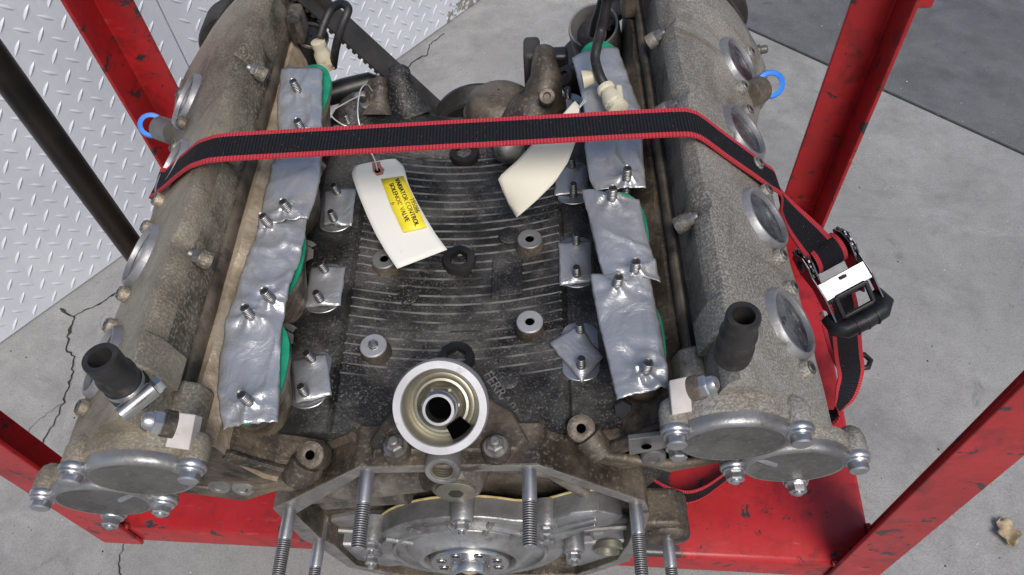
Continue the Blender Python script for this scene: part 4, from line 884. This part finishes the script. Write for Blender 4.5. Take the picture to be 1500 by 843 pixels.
# left drop, over both crests, right drop
addp((-.335,-.012,.2515),(0.1,1,0)); addp((-.312,-.012,.38),(0.1,1,0)); addp((-.290,-.012,.50),(0,1,0)); addp((-.274,-.011,.600),(0,1,0)); addp((-.2685,-.012,.632),(0,1,.05)); addp((-.258,-.020,.644),(.12,1,.05))
addp((-.238,-.0315,.6648),(.10,1,.05)); addp((-.217,-.0415,.6855),(.07,1,0)); addp((-.200,-.0480,.7010),(0.05,1,0)); addp((-.188,-.0512,.7085),(.03,1,0)); addp((-.172,-.0528,.7135),(.02,1,0))
for k in range(1,8): addp(V((-.175,-.0525,.7135)).lerp(V((.175,-.0430,.7135)),k/8),(.02,1,0))
addp((.175,-.0435,.7135),(.02,1,0)); addp((.1875,-.0430,.7112),(.02,1,0)); addp((.197,-.0425,.7045),(.02,1,0)); addp((.215,-.0405,.6865),(0,1,.02)); addp((.238,-.0375,.6640),(-.05,1,.05)); addp((.258,-.035,.6440),(-.08,1,.05)); addp((.2695,-.0335,.632),(-.05,1,0)); addp((.277,-.032,.610),(.1,1,0))
RC=ax(1207,372,.338)
addp((.292,-.030,.585),(.35,.9,.1)); addp(RC.lerp(V((.292,-.030,.585)),.35),(.75,.6,.15)); addp(RC,(.85,.42,.2))
webbing(pth,wds,n=6)
# ratchet
wv=V((.86,.38,.22)).normalized(); av=(az(1243,470,.46)-RC); av=(V((.16,-.55,-.62))); av=(av-wv*av.dot(wv)).normalized(); nv_=wv.cross(av).normalized()
if nv_.dot(CP-RC)<0: nv_=-nv_
RS=.88
def rp(a,b,c): return RC+(wv*a+av*b+nv_*c)*RS
g=G(); g.lathe(rp(-.0175,0,0),wv,[(.0001,0),(.0145,0),(.0145,.0044),(.0149,.0045),(.0149,.0264),(.0145,.0265),(.0145,.0308),(.0001,.0308)],32)
g.m=[]; nseg=32
for i in range(7):
    for j in range(nseg): g.m.append(1 if i in(1,5) else 0)
g.m+= [0,0]
me=mesh('spool',g,[WEBB,WEBR],40,WL[STR.name]); ul=me.uv_layers.new(name='UVMap')
for p_ in me.polygons:
    for li in p_.loop_indices:
        co_=me.vertices[me.loops[li].vertex_index].co+WL[STR.name]-RC; ul.data[li].uv=(math.atan2(co_.dot(nv_),co_.dot(av))*2.2,0)
link('wound_webbing',me,STR)
rat=part('ratchet_frame',G().prism([rp(-.0235,b,c) for b,c in ((-.018,-.006),(-.016,.008),(-.004,.019),(.012,.018),(.050,.008),(.060,.004),(.060,-.006),(.02,-.012))],wv*.0018).prism([rp(.0217,b,c) for b,c in ((-.018,-.006),(-.016,.008),(-.004,.019),(.012,.018),(.050,.008),(.060,.004),(.060,-.006),(.02,-.012))],wv*.0018).box(rp(0,.048,-.004),(.0405,.0194,.0016),(wv,av,nv_)),CHROME,STR,smooth=0,bevel=.0006)
for a in (-.0262,.0240):
    g=G(); 
    pts=[]
    for k in range(40):
        an=2*math.pi*k/40; rr_=.0195 if k%4<2 else .0165; pts.append(rp(a,rr_*math.cos(an),rr_*math.sin(an)))
    g.prism(pts,wv*.0022); part('ratchet_gear',g,CHROME,rat,smooth=0,bevel=.0004)
    g=G(); g.lathe(rp(a-.001 if a<0 else a+.002,0,0),wv*(-1 if a<0 else 1),[(.007,0),(.007,.002),(.004,.004),(.001,.004)],20,cap=False); part('rivet',g,CHROME,rat)
for a in (-.0292,.0274):
    g=G(); g.prism([rp(a,b,c) for b,c in ((-.016,-.002),(-.012,.012),(0,.0175),(.012,.016),(.034,.026),(.066,.028),(.066,.018),(.036,.014),(.012,-.010),(-.008,-.013))],wv*.0018); part('handle_arm',g,CHROME,rat,smooth=0,bevel=.0006)
g=G(); g.box(rp(0,.030,.0215),(.0485,.0176,.0014),(wv,(av+nv_*.35).normalized(),(nv_-av*.35).normalized())); part('handle_bridge',g,CHROME,rat,smooth=0,bevel=.0005)
g=G(); g.box(rp(0,.024,.0232),(.006,.003,.0006),(wv,av,nv_)); part('bridge_slot',g,CASTB,rat)
# black pull slide and rounded grip
g=G(); 
for a in (-.018,.018): g.box(rp(a,.052,.026),(.0044,.023,.0044),(wv,av,nv_))
g.box(rp(0,.040,.026),(.0317,.0044,.0044),(wv,av,nv_)); g.box(rp(0,.064,.026),(.0317,.0044,.0044),(wv,av,nv_)); part('release_slide',g,PLAS,rat,smooth=0,bevel=.0014)
g=G(); g.tube([rp(-.030,.062,.012),rp(-.0295,.072,.024),rp(-.022,.076,.027),rp(0,.077,.0275),rp(.022,.076,.027),rp(.0295,.072,.024),rp(.030,.062,.012)],[.006,.0082,.0092,.0095,.0092,.0082,.006],16); part('handle_grip',g,PLAS,rat,smooth=60)
for a in (-.012,0,.012): g=G(); g.ring(rp(a,.077,.0273),wv,[(.0088,-.0008),(.0100,-.0005),(.0100,.0005),(.0088,.0008)],24); part('grip_rib',g,PLAS,rat)
# lower leg of the strap, its hook and the loose tail on the shelf
q0=rp(0,.05,-.006)
webbing([q0,rp(0,.075,-.012),az(1243,520,.36),az(1246,552,.32),az(1232,590,.30),az(1208,612,.29),(.330,-.09,.275),(.29,-.06,.262)],[wv,wv,(1,.1,.2),(1,.2,.1),(.8,.6,0),(.6,.8,0),(.3,1,0),(.2,1,0)],n=6)
webbing([az(1222,470,.36),az(1234,515,.33),az(1250,540,.31)],[(1,.2,0),(1,.2,0),(1,.1,0)],'webbing',n=5)
hk=az(1252,531,.30); g=G(); g.tube([hk+V(p) for p in ((-.012,.012,-.01),(-.012,-.004,-.004),(0,-.009,0),(.014,-.007,0),(.019,.002,0),(.014,.010,0),(-.004,.011,-.002),(-.012,.012,-.01))],.0034,10); part('hook',g,CASTB,STR,smooth=60)
ZW=ZS+.0175
webbing([az(945,705,ZW),az(975,722,ZW),az(1005,729,ZW),az(1030,722,ZW),az(1055,705,ZW),az(1085,682,ZW),az(1110,660,ZW)],[(0,.12,1),(0,.12,1),(0,.1,1),(0,.1,1),(.05,.1,1),(.05,.1,1),(.05,.1,1)],'webbing',n=6)

# ------------------------------------------------------------------ paper tags
def tag(L,Rr,zf,mats,label,name='paper_tag',nu=10,nv=22):
    def samp(P,t):
        f=t*(len(P)-1); i=min(int(f),len(P)-2); a,b=P[i],P[i+1]; f-=i; return (a[0]+(b[0]-a[0])*f,a[1]+(b[1]-a[1])*f)
    rows=[]
    for j in range(nv+1):
        a=samp(L,j/nv); b=samp(Rr,j/nv); rows.append([az(a[0]+(b[0]-a[0])*i/nu,a[1]+(b[1]-a[1])*i/nu,zf(i/nu,j/nv)) for i in range(nu+1)])
    g=G(); g.grid(rows); base=rows[nv//2][nu//2]; t=thing(name,label,'tag',base,'hanging tags'); part('card',g,mats,t,smooth=60,solid=.0005); return t
z1=lambda u,v:.632-.010*v+.004*math.sin(math.pi*v)+.002*u
T1=tag([(533,240),(519,244),(515,256),(524,283),(537,315),(550,343),(565,369),(582,394)],[(566,234),(580,233),(592,245),(598,270),(610,295),(624,320),(638,343),(655,366)],z1,PAPER,'white paper tag with yellow printed label lying in the ribbed valley')
def tq(pts,lift): return [az(x,y,z) for (x,y),z in pts]
def zt(v): return z1(.5,v)+.0011
q=[az(558,263,zt(.2)),az(591,258,zt(.17)),az(611,300,zt(.42)),az(625,333,zt(.66)),az(591,341,zt(.72)),az(573,303,zt(.45))]
g=G(); rows=[]
for j in range(9):
    v=j/8; A=q[0].lerp(q[5],v*2) if v<.5 else q[5].lerp(q[4],v*2-1); B=q[1].lerp(q[2],v*2) if v<.5 else q[2].lerp(q[3],v*2-1); rows.append([A,A.lerp(B,.5),B])
g.grid(rows); lab=part('yellow_label',g,YEL,T1,smooth=60,solid=.0003)
cx=(q[0]+q[1]+q[3]+q[4])/4; ld=((q[4]+q[3])-(q[0]+q[1])).normalized(); sd2=(q[1]-q[0]+q[3]-q[4]).normalized(); ln=sd2.cross(ld).normalized(); ln=ln if ln.z>0 else -ln
cx=cx+ln*.0012
def zfix(p):
    return p
LLn=((q[4]+q[3])-(q[0]+q[1])).length/2
for txt,off,al in (('195086',.0080,.006),('VARIATOR CONTROL',.0030,0),('SOLENOID VALVE',-.0032,-.001),('ft',-.0092,0)):
    put_text('printed_line',txt,.0056,INK,lab,cx+sd2*off+ld*al,ld,ln)
c=az(555,249,.6335); g=G(); rows=[]
e=[az(x,y,.6335) for x,y in ((545,239),(559,237),(564,247),(561,256),(552,258),(546,251))]; g.prism(e,(0,0,.0003)); rf=part('reinforcement',g,PINK,T1,smooth=0)
c=az(553,250,.6342); g=G(); g.cyl(c-V((0,0,.0004)),c,.0026,None,20); part('eyelet',g,VOID,rf)
g=G(); wp=bez([c,az(549,235,.645),az(538,212,.655),az(527,185,.668),az(524,160,.675),(az(528,133,.672)),az(537,124,.662),az(546,134,.648)],8); g.tube(wp,.0006,6); part('wire',g,WIRE,T1)
g=G(); wp=bez([az(527,140,.665),az(508,150,.655),az(487,163,.645),az(487,172,.642),az(500,182,.640),az(510,186,.638)],8); g.tube(wp,.0006,6); part('wire',g,WIRE,T1)
z2=lambda u,v:.668-.045*v+.012*math.sin(math.pi*v)
tag([(842,148),(815,178),(785,206),(757,236),(729,261),(737,282),(746,302)],[(849,156),(847,182),(843,210),(832,238),(813,267),(785,295),(757,319)],z2,PAPERB,'blank cream card tag passing under the strap beside the taped ports')
t2=[o for o in bpy.data.objects if o.name.startswith('paper_tag')][-1]
for dx in (0,4):
    g=G(); g.tube(bez([az(848+dx*.3,158,.669),az(856+dx,146,.668),az(867+dx*1.5,133,.664),az(877+dx*1.5,124,.66)],6),.0005,6); part('wire',g,WIRE,t2)

# ------------------------------------------------------------------ dry leaf on the concrete
c=az(1473,783,.002); g=G(); rows=[]
for j in range(9):
    v=j/8; wdt=.014*math.sin(math.pi*min(1,v*.95+.05))**.7*(1+.25*math.sin(v*14)); row=[]
    for i in range(7):
        u=i/6*2-1; row.append(c+V((u*wdt,(.5-v)*.040,.004+.006*abs(u)**1.5+.003*math.sin(v*7+u*3))))
    rows.append(row)
g.grid(rows); solo('dry_leaf',g,LEAF,'small dry curled brown leaf lying on the concrete','leaf',smooth=50,solid=.0004,base=(c.x,c.y,0))

# ------------------------------------------------------------------ grit scattered on the concrete
g=G()
for k in range(150):
    x,y=(random.uniform(1180,1500),random.uniform(0,843)) if k<110 else (random.uniform(0,170),random.uniform(430,843))
    c=az(x,y,0); rr_=random.choice((.0006,.0008,.001,.0012,.0018)); base=len(g.v)
    ps=[c+V((random.uniform(.6,1.2)*rr_*math.cos(a),random.uniform(.6,1.2)*rr_*math.sin(a),0)) for a in (0,1.3,2.5,3.8,5)]
    g.add(ps+[c+V((0,0,rr_*.9))],[[0,1,5],[1,2,5],[2,3,5],[3,4,5],[4,0,5]],0 if random.random()<.6 else 1)
solo('grit',g,[CRK,STICK],kind='stuff',smooth=0)
